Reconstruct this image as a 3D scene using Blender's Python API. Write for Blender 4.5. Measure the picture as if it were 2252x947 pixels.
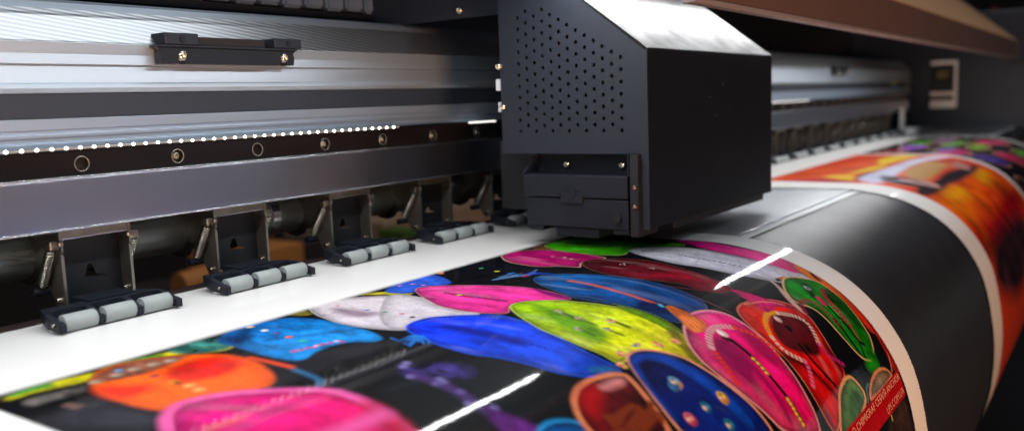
import bpy, bmesh, math, random
import numpy as np
from mathutils import Vector, Matrix
random.seed(7)
for o in list(bpy.data.objects): bpy.data.objects.remove(o)
scene = bpy.context.scene
C = scene.collection

# ---------------------------------------------------------------- camera
# world: X along the printer beam, Y towards its back, Z up, z=0 is the paper on the platen (metres)
cam_d = bpy.data.cameras.new('camera'); cam = bpy.data.objects.new('camera', cam_d); C.objects.link(cam)
cam_d.sensor_width = 36; cam_d.lens = 30.58; cam_d.clip_start = .01; cam_d.clip_end = 60
RM = ((0.5758933, -0.12645164, 0.80768613), (-0.81675553, -0.04614198, 0.57513592), (-0.03545864, -0.99089904, -0.12985294))
mw = Matrix(((RM[0][0], -RM[0][1], -RM[0][2], 0), (RM[1][0], -RM[1][1], -RM[1][2], 0), (RM[2][0], -RM[2][1], -RM[2][2], .1101), (0, 0, 0, 1)))
cam.matrix_world = mw
cam_d.dof.use_dof = True; cam_d.dof.focus_distance = .54; cam_d.dof.aperture_fstop = 5.6
scene.camera = cam

# ---------------------------------------------------------------- world, lamps, exposure
w = bpy.data.worlds.new("World"); scene.world = w; w.use_nodes = True
nt = w.node_tree; nt.nodes.clear()
wo = nt.nodes.new('ShaderNodeOutputWorld'); bg = nt.nodes.new('ShaderNodeBackground'); nt.links.new(bg.outputs[0], wo.inputs[0])
tc = nt.nodes.new('ShaderNodeTexCoord'); sx = nt.nodes.new('ShaderNodeSeparateXYZ'); nt.links.new(tc.outputs['Generated'], sx.inputs[0])
mr = nt.nodes.new('ShaderNodeMapRange'); mr.inputs[1].default_value = -1; nt.links.new(sx.outputs[2], mr.inputs[0])
rp = nt.nodes.new('ShaderNodeValToRGB'); nt.links.new(mr.outputs[0], rp.inputs[0])
e = rp.color_ramp.elements
e[0].position = 0; e[0].color = (.03, .02, .018, 1); e[1].position = 1; e[1].color = (.30, .32, .36, 1)
for p, c in ((.45, (.07, .05, .045, 1)), (.52, (.17, .14, .15, 1)), (.62, (.24, .26, .32, 1))):
    k = e.new(p); k.color = c
nt.links.new(rp.outputs[0], bg.inputs[0]); bg.inputs[1].default_value = .10

def area(name, loc, target, sx_, sy_, power, col):
    d = bpy.data.lights.new(name, 'AREA'); d.shape = 'RECTANGLE'; d.size = sx_; d.size_y = sy_; d.energy = power; d.color = col
    o = bpy.data.objects.new(name, d); C.objects.link(o); o.location = loc
    z = (Vector(loc) - Vector(target)).normalized(); x = Vector((1, 0, 0)); x = (x - z * x.dot(z)).normalized(); y = z.cross(x)
    o.matrix_world = Matrix(((x.x, y.x, z.x, loc[0]), (x.y, y.y, z.y, loc[1]), (x.z, y.z, z.z, loc[2]), (0, 0, 0, 1)))
    return o
area('cover_strip_lamp', (1.0, .328, .213), (1.0, .30, 0), 2.1, .0038, 4.4, (.97, .98, 1))      # light strip inside the raised cover
area('ceiling_lamp', (1.1, .1, 2.2), (1.1, .2, 0), 2.2, 1.6, 21, (.86, .93, 1))
area('beam_fill_far', (5.2, -4.6, .10), (.4, .48, .12), 6.0, 1.1, 6, (.84, .93, 1))  # added fill panel for the beam metal to reflect
area('front_fill_warm', (-.05, -.95, -.28), (.75, .15, -.05), .4, .3, 18, (1, .55, .31))  # warm front fill, set low to tint the margin and miss the rollers
area('side_fill_cool', (-1.4, -.3, 1.2), (.4, .45, .08), 1.0, 1.0, 7, (.82, .90, 1))  # added cool fill from the near left, no lamp of the room
scene.view_settings.view_transform = 'Standard'; scene.view_settings.look = 'None'; scene.view_settings.exposure = 0
scene.render.engine = 'CYCLES'

# ---------------------------------------------------------------- materials
def lin(c): return tuple((x / 255 / 12.92 if x / 255 <= .04045 else ((x / 255 + .055) / 1.055) ** 2.4) for x in c)
def mat(name, col, rough=.5, metal=0., var=.0, vscale=30., bump=0., bscale=300., stretch=(1, 1, 1), spec=.5, coat=0., aniso=0., rvar=0.):
    m = bpy.data.materials.new(name); m.use_nodes = True; t = m.node_tree; b = t.nodes['Principled BSDF']
    b.inputs['Base Color'].default_value = (*col, 1); b.inputs['Roughness'].default_value = rough; b.inputs['Metallic'].default_value = metal
    b.inputs['Specular IOR Level'].default_value = spec; b.inputs['Coat Weight'].default_value = coat; b.inputs['Coat Roughness'].default_value = .08
    b.inputs['Anisotropic'].default_value = aniso
    if var or bump or rvar:
        tc = t.nodes.new('ShaderNodeTexCoord'); mp = t.nodes.new('ShaderNodeMapping'); mp.inputs['Scale'].default_value = stretch
        t.links.new(tc.outputs['Object'], mp.inputs[0])
    if var or rvar:
        n = t.nodes.new('ShaderNodeTexNoise'); n.inputs['Scale'].default_value = vscale; n.inputs['Detail'].default_value = 5; t.links.new(mp.outputs[0], n.inputs['Vector'])
    if var:
        mx = t.nodes.new('ShaderNodeMix'); mx.data_type = 'RGBA'; t.links.new(n.outputs['Fac'], mx.inputs[0])
        mx.inputs[6].default_value = (*[c * (1 - var) for c in col], 1); mx.inputs[7].default_value = (*[min(1, c * (1 + var)) for c in col], 1)
        t.links.new(mx.outputs[2], b.inputs['Base Color'])
    if rvar:
        r = t.nodes.new('ShaderNodeMapRange'); r.inputs[1].default_value = .3; r.inputs[2].default_value = .7; r.inputs[3].default_value = max(.02, rough - rvar); r.inputs[4].default_value = rough + rvar
        t.links.new(n.outputs['Fac'], r.inputs[0]); t.links.new(r.outputs[0], b.inputs['Roughness'])
    if bump:
        n2 = t.nodes.new('ShaderNodeTexNoise'); n2.inputs['Scale'].default_value = bscale; n2.inputs['Detail'].default_value = 3; t.links.new(mp.outputs[0], n2.inputs['Vector'])
        bp = t.nodes.new('ShaderNodeBump'); bp.inputs['Strength'].default_value = bump; bp.inputs['Distance'].default_value = .0005
        t.links.new(n2.outputs['Fac'], bp.inputs['Height']); t.links.new(bp.outputs[0], b.inputs['Normal'])
    return m
def emis(name, col, s):
    m = bpy.data.materials.new(name); m.use_nodes = True; b = m.node_tree.nodes['Principled BSDF']
    b.inputs['Base Color'].default_value = (*col, 1); b.inputs['Emission Color'].default_value = (*col, 1); b.inputs['Emission Strength'].default_value = s
    return m
ALUR = mat('satin_aluminium', (.42, .52, .64), .46, .8, .08, 60, .10, 500, (.02, 1, 1), rvar=.05)
ALU = mat('brushed_aluminium', (.52, .60, .68), .42, .8, .06, 60, .12, 500, (.02, 1, 1), rvar=.08)
def hatch_mat():
    m = mat('milled_aluminium', (.62, .63, .65), .30, 1, .06, 60, 0, 1, (.02, 1, 1)); t = m.node_tree; b = t.nodes['Principled BSDF']
    tc = t.nodes.new('ShaderNodeTexCoord'); mp = t.nodes.new('ShaderNodeMapping'); mp.inputs['Rotation'].default_value = (0, math.radians(-9), 0); t.links.new(tc.outputs['Object'], mp.inputs[0])
    wv = t.nodes.new('ShaderNodeTexWave'); wv.inputs['Scale'].default_value = 120; wv.inputs['Distortion'].default_value = .3; wv.bands_direction = 'Z'; t.links.new(mp.outputs[0], wv.inputs['Vector'])
    r = t.nodes.new('ShaderNodeMapRange'); r.inputs[3].default_value = .34; r.inputs[4].default_value = .42; t.links.new(wv.outputs['Fac'], r.inputs[0]); t.links.new(r.outputs[0], b.inputs['Roughness'])
    bp = t.nodes.new('ShaderNodeBump'); bp.inputs['Strength'].default_value = .12; bp.inputs['Distance'].default_value = .0004; t.links.new(wv.outputs['Fac'], bp.inputs['Height']); t.links.new(bp.outputs[0], b.inputs['Normal'])
    mx = t.nodes.new('ShaderNodeMix'); mx.data_type = 'RGBA'; t.links.new(wv.outputs['Fac'], mx.inputs[0]); mx.inputs[6].default_value = (.50, .52, .54, 1); mx.inputs[7].default_value = (.86, .87, .88, 1); t.links.new(mx.outputs[2], b.inputs['Base Color'])
    return m
HATCH = hatch_mat()
PLATE = mat('ground_aluminium_plate', (.54, .57, .68), .29, 1, .03, 900, .015, 1500, (.06, 1, 1), rvar=.012)
EDGE = mat('polished_edge', (.8, .82, .85), .25, 1)
RAIL = mat('dark_steel_rail', (.014, .010, .010), .22, .4, .3, 200, .15, 900, (.1, 1, .3))
NAVY = mat('navy_paint', (.010, .014, .024), .42, 0, .15, 40, .1, 400)
STRIP = mat('slate_paint', (.020, .028, .042), .5, 0, .15, 30, .05, 400)
HEADM = mat('charcoal_powder_coat', (.016, .021, .032), .48, 0, .12, 60, .25, 1500, spec=.35)
HEADF = mat('black_powder_coat', (.004, .006, .012), .50, 0, .2, 60, .25, 1500, spec=.2)
CHAMF = mat('satin_grey_top', (.015, .015, .014), .42, .0, .25, 45, .2, 160, rvar=.08, spec=.09)
PLAST = mat('black_plastic', (.010, .013, .020), .45, 0, .2, 150, .15, 1200, spec=.3)
BLACK = mat('matte_black', (.006, .007, .010), .55)
RUBBER = mat('grey_roller_rubber', (.33, .36, .35), .55, 0, .1, 200, .1, 900)
ZINC = mat('zinc_plated_steel', (.30, .28, .23), .34, .9, .3, 120, .2, 400, rvar=.1)
ZINCD = mat('brown_zinc_side', (.20, .165, .14), .38, .75, .3, 90, .2, 400)
SPRING = mat('spring_steel', (.50, .46, .38), .25, 1)
TUBE = mat('olive_steel_tube', (.34, .38, .35), .38, .85, .2, 90, .15, 500, (.1, 1, 1))
SCREW = mat('nickel_screw', (.70, .64, .50), .2, 1)
COPPER = mat('copper_screw', (.45, .24, .17), .28, 1)
APRON = mat('black_apron', (.009, .009, .012), .46, 0, .1, 25, .05, 300, rvar=.02, spec=.6)
PLATEN = mat('pale_platen_metal', (.62, .64, .66), .33, .7, .1, 40, .1, 200)
BROWN = mat('cover_paint_shaded', (.115, .062, .048), .5, 0, .12, 20)  # cover paint with the shade of its front face in the colour
TAN = mat('cover_paint_lit', (.50, .28, .14), .5, 0, .12, 12)  # same cover paint, lightened where the slope catches light
TRIM = mat('grey_rubber_trim', (.24, .20, .21), .5)
WHITEP = mat('white_painted_metal', (.75, .76, .76), .4)
LED = emis('led_glow', (1, .98, .92), 10)
LEDT = mat('clear_led_sleeve', (.22, .22, .21), .3)
REFLB = emis('reflection_glow', (1, .98, .93), 1.6)  # emission that stands for a reflected lamp

# ---------------------------------------------------------------- mesh helpers
def tri(bm, fs):
    for f in fs: f.normal_update()
    bmesh.ops.triangulate(bm, faces=fs)
def link(name, me, m, parent=None, smooth=False):
    ob = bpy.data.objects.new(name, me); C.objects.link(ob)
    if m is not None:
        for mm in (m if isinstance(m, (list, tuple)) else [m]): me.materials.append(mm)
    if smooth:
        for p in me.polygons: p.use_smooth = True
    if parent is not None: ob.parent = parent
    return ob
def from_bm(name, bm, m, parent=None, smooth=False, bevel=0, seg=2):
    bmesh.ops.recalc_face_normals(bm, faces=bm.faces)
    me = bpy.data.meshes.new(name); bm.to_mesh(me); bm.free()
    ob = link(name, me, m, parent, smooth)
    if bevel:
        md = ob.modifiers.new('bevel', 'BEVEL'); md.width = bevel; md.segments = seg; md.limit_method = 'ANGLE'; md.angle_limit = math.radians(40)
    return ob
def B(bm, x0, x1, y0, y1, z0, z1):
    v = [bm.verts.new((x, y, z)) for x in (x0, x1) for y in (y0, y1) for z in (z0, z1)]
    for f in ((0, 1, 3, 2), (4, 6, 7, 5), (0, 4, 5, 1), (2, 3, 7, 6), (0, 2, 6, 4), (1, 5, 7, 3)): bm.faces.new([v[i] for i in f])
    return v
def box(name, x0, x1, y0, y1, z0, z1, m, parent=None, bevel=0):
    bm = bmesh.new(); B(bm, x0, x1, y0, y1, z0, z1); return from_bm(name, bm, m, parent, bevel=bevel)
def prism(bm, pts, x0, x1):       # closed (y,z) outline extruded along X
    a = [bm.verts.new((x0, y, z)) for y, z in pts]; b = [bm.verts.new((x1, y, z)) for y, z in pts]
    n = len(pts)
    for i in range(n): bm.faces.new((a[i], a[(i + 1) % n], b[(i + 1) % n], b[i]))
    fs = [bm.faces.new(a), bm.faces.new(b[::-1])]
    tri(bm, fs)
def tube(bm, pts, r, n=10, cap=True):
    pts = [Vector(p) for p in pts]; rings = []
    rs = r if isinstance(r, (list, tuple)) else [r] * len(pts)
    up = None
    for i, p in enumerate(pts):
        d = (pts[min(i + 1, len(pts) - 1)] - pts[max(i - 1, 0)]).normalized()
        if up is None: up = d.orthogonal().normalized()
        up = (up - d * up.dot(d)).normalized(); s = d.cross(up)
        rings.append([bm.verts.new(p + (up * math.cos(2 * math.pi * k / n) + s * math.sin(2 * math.pi * k / n)) * rs[i]) for k in range(n)])
    for a, b in zip(rings[:-1], rings[1:]):
        for k in range(n): bm.faces.new((a[k], a[(k + 1) % n], b[(k + 1) % n], b[k]))
    if cap: bm.faces.new(rings[0][::-1]); bm.faces.new(rings[-1])
def plate_holes(name, outline, holes, thick, m, parent, axes, offset, bevel=0):
    """flat plate with real round holes; outline in (a,b), axes maps (a,b,t)->xyz"""
    cu = bpy.data.curves.new(name, 'CURVE'); cu.dimensions = '2D'; cu.fill_mode = 'BOTH'; cu.extrude = thick / 2
    def sp(pts):
        s = cu.splines.new('POLY'); s.points.add(len(pts) - 1); s.use_cyclic_u = True
        for p, q in zip(s.points, pts): p.co = (q[0], q[1], 0, 1)
    sp(outline)
    for (cx, cy, r) in holes: sp([(cx + r * math.cos(2 * math.pi * k / 16), cy + r * math.sin(2 * math.pi * k / 16)) for k in range(16)])
    tmp = bpy.data.objects.new('tmp', cu); C.objects.link(tmp)
    dg = bpy.context.evaluated_depsgraph_get(); me = bpy.data.meshes.new_from_object(tmp.evaluated_get(dg)); bpy.data.objects.remove(tmp)
    me.name = name; me.materials.clear()
    for v in me.vertices:
        a, b, t = v.co; v.co = axes(a, b, t + offset)
    bm = bmesh.new(); bm.from_mesh(me); bmesh.ops.remove_doubles(bm, verts=bm.verts, dist=1e-6); bmesh.ops.recalc_face_normals(bm, faces=bm.faces); bm.to_mesh(me); bm.free()
    return link(name, me, m, parent)
def dome(bm, c, axis, r, hgt, n=16):
    """screw head: low dome with a hex recess, pointing along axis"""
    ax = Vector(axis).normalized(); u = ax.orthogonal().normalized(); v = ax.cross(u); c = Vector(c); prev = None
    prof = [(r, 0), (r, hgt * .35), (r * .85, hgt * .8), (r * .52, hgt), (r * .48, hgt * .96), (r * .42, hgt * .35), (0.0001, hgt * .35)]
    for (rr, hh) in prof:
        ring = [bm.verts.new(c + ax * hh + (u * math.cos(2 * math.pi * k / n) + v * math.sin(2 * math.pi * k / n)) * rr) for k in range(n)]
        if prev:
            for k in range(n): bm.faces.new((prev[k], prev[(k + 1) % n], ring[(k + 1) % n], ring[k]))
        prev = ring
    bm.faces.new(prev)
def screw(name, c, axis, r, hgt, m, parent):
    bm = bmesh.new(); dome(bm, c, axis, r, hgt); return from_bm(name, bm, m, parent, smooth=True)
def thing(name, label, cat, loc=(0, 0, 0), group=None):
    o = bpy.data.objects.new(name, None); C.objects.link(o); o.location = loc; o['label'] = label; o['category'] = cat; o.empty_display_size = .02
    if group: o['group'] = group
    return o
def tag(o, label, cat, group=None):
    o['label'] = label; o['category'] = cat
    if group: o['group'] = group
    return o
def struct(o): o['kind'] = 'structure'; return o

# ---------------------------------------------------------------- cross section of platen and apron (y,z)
PROF = np.array([[0.475, 0.0], [0.25, 0.0], [0.24, -0.0008], [0.2267, -0.003], [0.2106, -0.0057], [0.1992, -0.0089], [0.1893, -0.0125], [0.1794, -0.0167], [0.1683, -0.0228], [0.1581, -0.0297], [0.1485, -0.0384], [0.1392, -0.048], [0.1314, -0.059], [0.1275, -0.065], [0.1209, -0.0767], [0.116, -0.089], [0.1118, -0.104], [0.1091, -0.1175], [0.107, -0.1311], [0.1043, -0.149], [0.1036, -0.165], [0.1036, -0.18], [0.1065, -0.213], [0.1133, -0.24], [0.125, -0.27], [0.14, -0.3]])
PS = np.concatenate([[0], np.cumsum(np.hypot(*np.diff(PROF, axis=0).T))])
SS = np.arange(0, PS[-1] + 1e-9, .0008)
_y = np.interp(SS, PS, PROF[:, 0]); _z = np.interp(SS, PS, PROF[:, 1])
def gsm(a, sig):
    k = np.arange(-40, 41); g = np.exp(-.5 * (k / sig) ** 2); g /= g.sum()
    l = a[0] - (a[1] - a[0]) * np.arange(40, 0, -1); r = a[-1] + (a[-1] - a[-2]) * np.arange(1, 41)
    return np.convolve(np.concatenate([l, a, r]), g, 'valid')
_y = gsm(_y, 12); _z = gsm(_z, 12)
_t = np.stack([np.gradient(_y), np.gradient(_z)], 1); _t /= np.linalg.norm(_t, axis=1)[:, None]
_n = np.stack([_t[:, 1], -_t[:, 0]], 1)                     # outward (up / towards the operator)
def cross(s, off=0.):
    y = np.interp(s, SS, _y); z = np.interp(s, SS, _z); return y + np.interp(s, SS, _n[:, 0]) * off, z + np.interp(s, SS, _n[:, 1]) * off

# ---------------------------------------------------------------- the large format printer
PR = thing('large_format_printer', 'large silver and navy inkjet printer with aluminium beam, bolted rail and black curved apron', 'printer')
XL, XR = -.25, 2.62
# beam, a hollow extrusion seen from the front: closed outline in (y,z)
yb = .486
outl = [(yb, .0935), (yb, .0960), (yb + .0012, .0968), (yb + .0012, .0985), (yb, .0993), (yb, .1010), (yb + .0012, .1016), (yb + .0012, .1030), (yb, .1036),
        (yb, .1094), (yb + .004, .1096), (yb + .004, .1233), (yb, .1235), (yb - .0022, .1262), (yb - .0012, .1286), (yb + .0004, .1290), (yb + .0016, .1384), (yb + .003, .1386), (yb + .003, .1391), (yb, .1394),
        (yb + .0006, .1450), (yb + .0002, .1515), (yb + .0014, .1523), (yb + .0124, .1672), (yb + .0150, .1690), (yb + .0180, .1716), (yb + .0235, .1760), (yb + .031, .1785), (.62, .1785), (.62, .0935)]
bm = bmesh.new()
a = [bm.verts.new((XL, y, z)) for y, z in outl]; b = [bm.verts.new((2.55, y, z)) for y, z in outl]; n = len(outl)
for i in range(n):
    f = bm.faces.new((a[i], a[(i + 1) % n], b[(i + 1) % n], b[i])); f.material_index = 1 if 21 <= i <= 24 else (2 if i <= 9 or i >= 27 else 0)
fs = [bm.faces.new(a), bm.faces.new(b[::-1])]; tri(bm, fs)
beam = from_bm('beam', bm, [ALU, HATCH, ALUR], PR, bevel=.0002)
box('painted_strip', XL, 2.5, yb + .001, yb + .0039, .1098, .1231, STRIP, PR)
# guide rail with counterbored holes
holes = [(.2572 - .0603 * 4 + .0603 * i, .0842, .0039) for i in range(0, 42)]
plate_holes('guide_rail', [(XL, .0782), (2.50, .0782), (2.50, .0922), (XL, .0922)], [h_ for h_ in holes if h_[0] > XL + .01], .004, RAIL, PR, lambda a, b, t: (a, .478 + t, b), 0)
rail = [c for c in PR.children if c.name.startswith('guide_rail')][0]
box('rail_backing', XL, 2.49, .4803, .4858, .079, .0915, BLACK, rail)
ring = bmesh.new()
R_ = []
for k in range(24):
    an = 2 * math.pi * k / 24; R_.append([ring.verts.new((rr * math.cos(an), yy, rr * math.sin(an))) for rr, yy in ((.0039, -.0001), (.0043, -.00035), (.0044, .0), (.0038, .0035))])
for k in range(24):
    p, q = R_[k], R_[(k + 1) % 24]
    for j in range(3): ring.faces.new((p[j], q[j], q[j + 1], p[j + 1]))
ringo = from_bm('hole_rim', ring, ZINC, rail, smooth=True); ringo.location = (holes[4][0], .476, .0842)
bb = bmesh.new(); dome(bb, (0, 0, 0), (0, -1, 0), .0026, .003); bolt = from_bm('rail_bolt', bb, ZINC, rail, smooth=True); bolt.location = (holes[5][0], .480, .0842)
for i, h_ in enumerate(holes):
    if h_[0] < XL + .01: continue
    if i != 4:
        c = ringo.copy(); C.objects.link(c); c.parent = rail; c.location = (h_[0], .476, .0842)
    if i != 5 and i not in (4, 6):
        c = bolt.copy(); C.objects.link(c); c.parent = rail; c.location = (h_[0], .480, .0842)
# lower plate with polished edges
box('lower_plate', XL, 2.45, .4705, .4855, .0500, .0768, PLATE, PR, .0004)
bm = bmesh.new(); B(bm, XL, 2.45, .4700, .4757, .0769, .0779); B(bm, XL, 2.45, .4702, .4850, .0490, .0499)
from_bm('plate_edge', bm, EDGE, PR, bevel=.0002)
# led strip
ls = box('led_strip', XL, .516, .4742, .4759, .0924, .0938, LEDT, PR, .0003)
bm = bmesh.new(); bmesh.ops.create_icosphere(bm, subdivisions=2, radius=.00088); led = from_bm('led', bm, LED, ls, smooth=True)
led.location = (.2245, .4738, .0933)
for i in range(-14, 37):
    if i == 0: continue
    c = led.copy(); C.objects.link(c); c.parent = ls; c.location = (.2245 + .0079 * i, .4738, .0933)
ls2 = box('led_strip', 1.30, 1.60, .4742, .4759, .0920, .0938, LEDT, PR, .0003)
bm = bmesh.new(); bmesh.ops.create_icosphere(bm, subdivisions=1, radius=.0008); led2 = from_bm('led', bm, emis('dim_led_glow', (1, .98, .92), 2.2), ls2)
for i in range(0, 38):
    c = led2.copy() if i else led2; (C.objects.link(c) if i else None); c.parent = ls2; c.location = (1.305 + .0079 * i, .4738, .0931)
box('lamp_reflection', .607, .646, .4742, .4759, .0922, .0934, REFLB, PR, .0003)  # reflection of a carriage lamp, built as a glowing bar
# feed shaft behind the pinch rollers
bm = bmesh.new(); tube(bm, [(XL, .523, .0315), (2.45, .523, .0315)], .0140, 40); from_bm('feed_shaft', bm, TUBE, PR, smooth=False)
for p in PR.children[-1].data.polygons: p.use_smooth = len(p.vertices) == 4
bm = bmesh.new(); tube(bm, [(.4135, .523, .0315), (.4205, .523, .0315)], .0152, 40); B(bm, .402, .411, .509, .521, .046, .0495); from_bm('shaft_collar', bm, EDGE, PR)
# platen plates and feed plate behind them
pl = box('platen', XL, XR, .2500, .3060, -.0060, -.0012, PLATEN, PR, .0004)
box('platen_rear', XL, XR, .3072, .4745, -.0060, -.0012, PLATEN, PR, .0004)
bm = bmesh.new(); B(bm, XL, XR, .2415, .2497, -.0070, -.0026); from_bm('platen_edge', bm, WHITEP, PR, bevel=.0006)
box('platen_gap', XL, XR, .2405, .2412, -.012, -.004, BLACK, PR)
for x in (.79, .99):
    box('platen_slot', x, x + .001, .308, .47, -.0012, -.0009, BLACK, PR)
box('feed_plate', XL, 2.3, .4765, .500, -.008, -.0022, mat('brown_feed_plate', (.07, .045, .042), .4, .3, .2, 80), PR, .0005)
# apron: the black curved front over which the paper hangs
svals = np.arange(.2350, PS[-1], .004)
bm = bmesh.new(); rows = []
for s in svals:
    y, z = cross(s, -.0014); rows.append([bm.verts.new((x, y, z)) for x in (XL, .4, 1.0, 1.8, XR)])
y, z = cross(PS[-1], -.0014)
rows.append([bm.verts.new((x, y + .05, z - .12)) for x in (XL, .4, 1.0, 1.8, XR)])
for a, b in zip(rows[:-1], rows[1:]):
    for i in range(4): bm.faces.new((a[i], a[i + 1], b[i + 1], b[i]))
ap = from_bm('apron', bm, APRON, PR, smooth=True)
md = ap.modifiers.new('thickness', 'SOLIDIFY'); md.thickness = .003; md.offset = -1 if ap.data.polygons[0].normal.z > 0 else 1
# housing at the right end, back wall, end plate
box('back_wall', XL, 2.75, .660, .675, .02, .42, NAVY, PR)
box('right_housing', 2.62, 2.80, .18, .66, -.10, .30, NAVY, PR, .004)
bm = bmesh.new()
for y0, y1, z0, z1 in ((.379, .386, .051, .176), (.386, .443, .166, .176), (.386, .443, .051, .072), (.386, .443, .084, .094)): B(bm, 2.585, 2.60, y0, y1, z0, z1)
ep = from_bm('end_plate', bm, WHITEP, PR, bevel=.001)
bm = bmesh.new(); B(bm, 2.601, 2.618, .382, .443, .052, .175); B(bm, 2.56, 2.60, .395, .43, .10, .118); from_bm('end_mechanism', bm, BLACK, ep)
bm = bmesh.new(); B(bm, 2.57, 2.60, .40, .425, .130, .150); from_bm('end_connector', bm, mat('olive_connector', (.12, .11, .04), .5), ep)
bm = bmesh.new(); B(bm, 2.30, 2.315, .452, .462, -.001, .046); tube(bm, [(2.31, .457, .045), (2.30, .457, .060)], .006, 12); B(bm, 2.27, 2.33, .42, .45, 0, .012); from_bm('edge_guide', bm, WHITEP, PR, bevel=.001)
box('blue_sticker', 2.325, 2.37, .4851, .4858, .108, .118, mat('blue_sticker', (.02, .10, .30), .4), PR)
box('yellow_sticker', 2.325, 2.37, .4847, .4857, .1181, .127, mat('yellow_sticker', (.55, .50, .05), .4), PR)
bm = bmesh.new()
for i in range(9): B(bm, 2.14, 2.60, .20 + i * .026, .205 + i * .026, -.0014, .0006)
from_bm('platen_rib', bm, STRIP, PR)

# ---------------------------------------------------------------- raised front cover
CV = thing('front_cover', 'tan raised front cover with brown-shaded front and grey rubber lip above the printer', 'cover', (0, .23, .17))
def rel(o, par): o.parent = par; o.matrix_parent_inverse = Matrix.Translation(-Vector(par.location)); return o
def lid_prism(name, pts, x0, x1, m, bevel=0):
    bm = bmesh.new(); prism(bm, pts, x0, x1); return rel(from_bm(name, bm, m, None, bevel=bevel), CV)
lid_prism('front_lip', [(.230, .1722), (.2365, .1722), (.2365, .2055), (.230, .2105)], .53, 2.45, BROWN, .001)
lid_prism('sloping_panel', [(.2295, .2108), (.237, .2062), (.48, .412), (.64, .412), (.64, .419), (.476, .419)], .53, 2.45, TAN, .001)
lid_prism('rubber_trim', [(.2285, .1682), (.2385, .1682), (.2385, .1718), (.2285, .1718)], .53, 2.45, TRIM, .001)
bm = bmesh.new(); B(bm, .53, 2.45, .3240, .3345, .2145, .2185); rel(from_bm('lamp_holder', bm, NAVY, None), CV)
lid_prism('inner_lining', [(.2375, .1725), (.2395, .1725), (.2395, .2035), (.480, .4085), (.64, .4085), (.64, .4115), (.4805, .4115), (.2375, .2055)], .532, 2.448, STRIP)
lid_prism('end_cap', [(.2280, .166), (.26, .166), (.64, .33), (.64, .421), (.474, .421), (.2280, .212)], 2.4505, 2.475, mat('grey_brown_cap', (.07, .055, .052), .5), .003)

# ---------------------------------------------------------------- carriage with the print heads
CR = thing('print_carriage', 'black boxy printhead carriage with perforated side and shiny sloped top above the print', 'carriage', (.55, .30, .017))
def crl(o): return rel(o, CR)
XH, XE = .550, .807
yf = .2733; cy0, cz0 = yf, .1433
prof_head = [(yf, .0170), (yf + .0055, .0170), (yf + .0055, .0702), (.3980, .0702), (.3980, .2090), (.3605, .2090), (yf, .1433)]
hol = []
# staggered rows of vent holes, kept under the slope
for ci in range(0, 13):
    y = .3806 - ci * .00725
    for ri in range(0, 12):
        z = .0870 + ri * .0085 + (.00425 if ci % 2 else 0)
        if z < min(.1768, .1772 - .569 * (.3593 - y)): hol.append((y, z, .00152))
plate = plate_holes('side_panel', [(y, z) for y, z in prof_head], hol, .0016, HEADM, None, lambda a, b, t: (XH + .0008 + t, a, b), 0)
crl(plate)
bm = bmesh.new(); prism(bm, [(.280, .075), (.395, .075), (.395, .185), (.340, .185), (.280, .140)], XH + .010, XH + .012); crl(from_bm('vent_backing', bm, BLACK, None))
# shell: front, slope, top, right end as a folded sheet
bm = bmesh.new()
B(bm, XH + .0018, XE, yf, yf + .0016, .0170, .1430); crl(from_bm('front_panel', bm, HEADF, None, bevel=.0003))
bm = bmesh.new(); prism(bm, [(yf + .0002, .1434), (.3605, .2090), (.3605, .2072), (yf + .0016, .1418)], XH - .0002, XE + .0006); crl(from_bm('sloped_top', bm, CHAMF, None, bevel=.0004))
bm = bmesh.new(); B(bm, XH + .0018, XE, .3607, .3980, .2073, .2089); crl(from_bm('flat_top', bm, HEADM, None))
bm = bmesh.new(); prism(bm, [(yf + .0018, .0170), (.3980, .0170), (.3980, .2070), (.3607, .2070), (yf + .0018, .1415)], XE - .0016, XE); crl(from_bm('end_panel', bm, HEADF, None))
bm = bmesh.new(); B(bm, XH + .05, XE - .01, yf + .004, .39, .0105, .03); B(bm, .68, XE - .004, .385, .466, .0200, .200); B(bm, .583, .60, .385, .425, .022, .078); crl(from_bm('head_block', bm, BLACK, None, bevel=.001))
bm = bmesh.new()
for (x, z) in ((.66, .108), (.673, .093), (.70, .101), (.687, .118)): tube(bm, [(x, yf - .0003, z), (x, yf + .0002, z)], .0006, 8)
crl(from_bm('paint_fleck', bm, SCREW, None))
# end module hanging below the side panel
bm = bmesh.new()
B(bm, .5440, .575, .2872, .3752, .0385, .0548)
B(bm, .5452, .575, .2872, .3742, .0160, .0376)
B(bm, .5425, .575, .3235, .3420, .0340, .0420)
B(bm, .5480, .575, .3130, .3500, .0085, .0160); B(bm, .5465, .575, .2872, .3000, .0125, .0160); B(bm, .5465, .575, .3600, .3742, .0125, .016)
em = crl(from_bm('end_module', bm, PLAST, None, bevel=.0008))
bm = bmesh.new(); B(bm, .5670, .5690, .2850, .3770, .0548, .0715); prism(bm, [(.2860, .0548), (.2868, .0548), (.2868, .0700), (.2860, .0700)], .5445, .567)
crl(from_bm('module_bracket', bm, PLAST, None))
for y in (.2845, .3762):
    bm = bmesh.new(); v = [bm.verts.new(p) for p in ((.5445, y, .0548), (.567, y, .0548), (.567, y, .0700), (.5445, y + .0012, .0548), (.567, y + .0012, .0548), (.567, y + .0012, .0700))]
    for f in ((0, 1, 2), (5, 4, 3), (0, 3, 4, 1), (1, 4, 5, 2), (2, 5, 3, 0)): bm.faces.new([v[i] for i in f])
    crl(from_bm('bracket_gusset', bm, HEADM, None))
bm = bmesh.new(); tube(bm, [(.5449, .2950, .0250), (.5420, .2950, .0250)], .0030, 16); crl(from_bm('module_socket', bm, BLACK, None))
bm = bmesh.new(); tube(bm, [(.5425, .3320, .0415), (.5415, .3320, .0415)], .0035, 16); crl(from_bm('module_knob', bm, PLAST, None))
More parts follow.
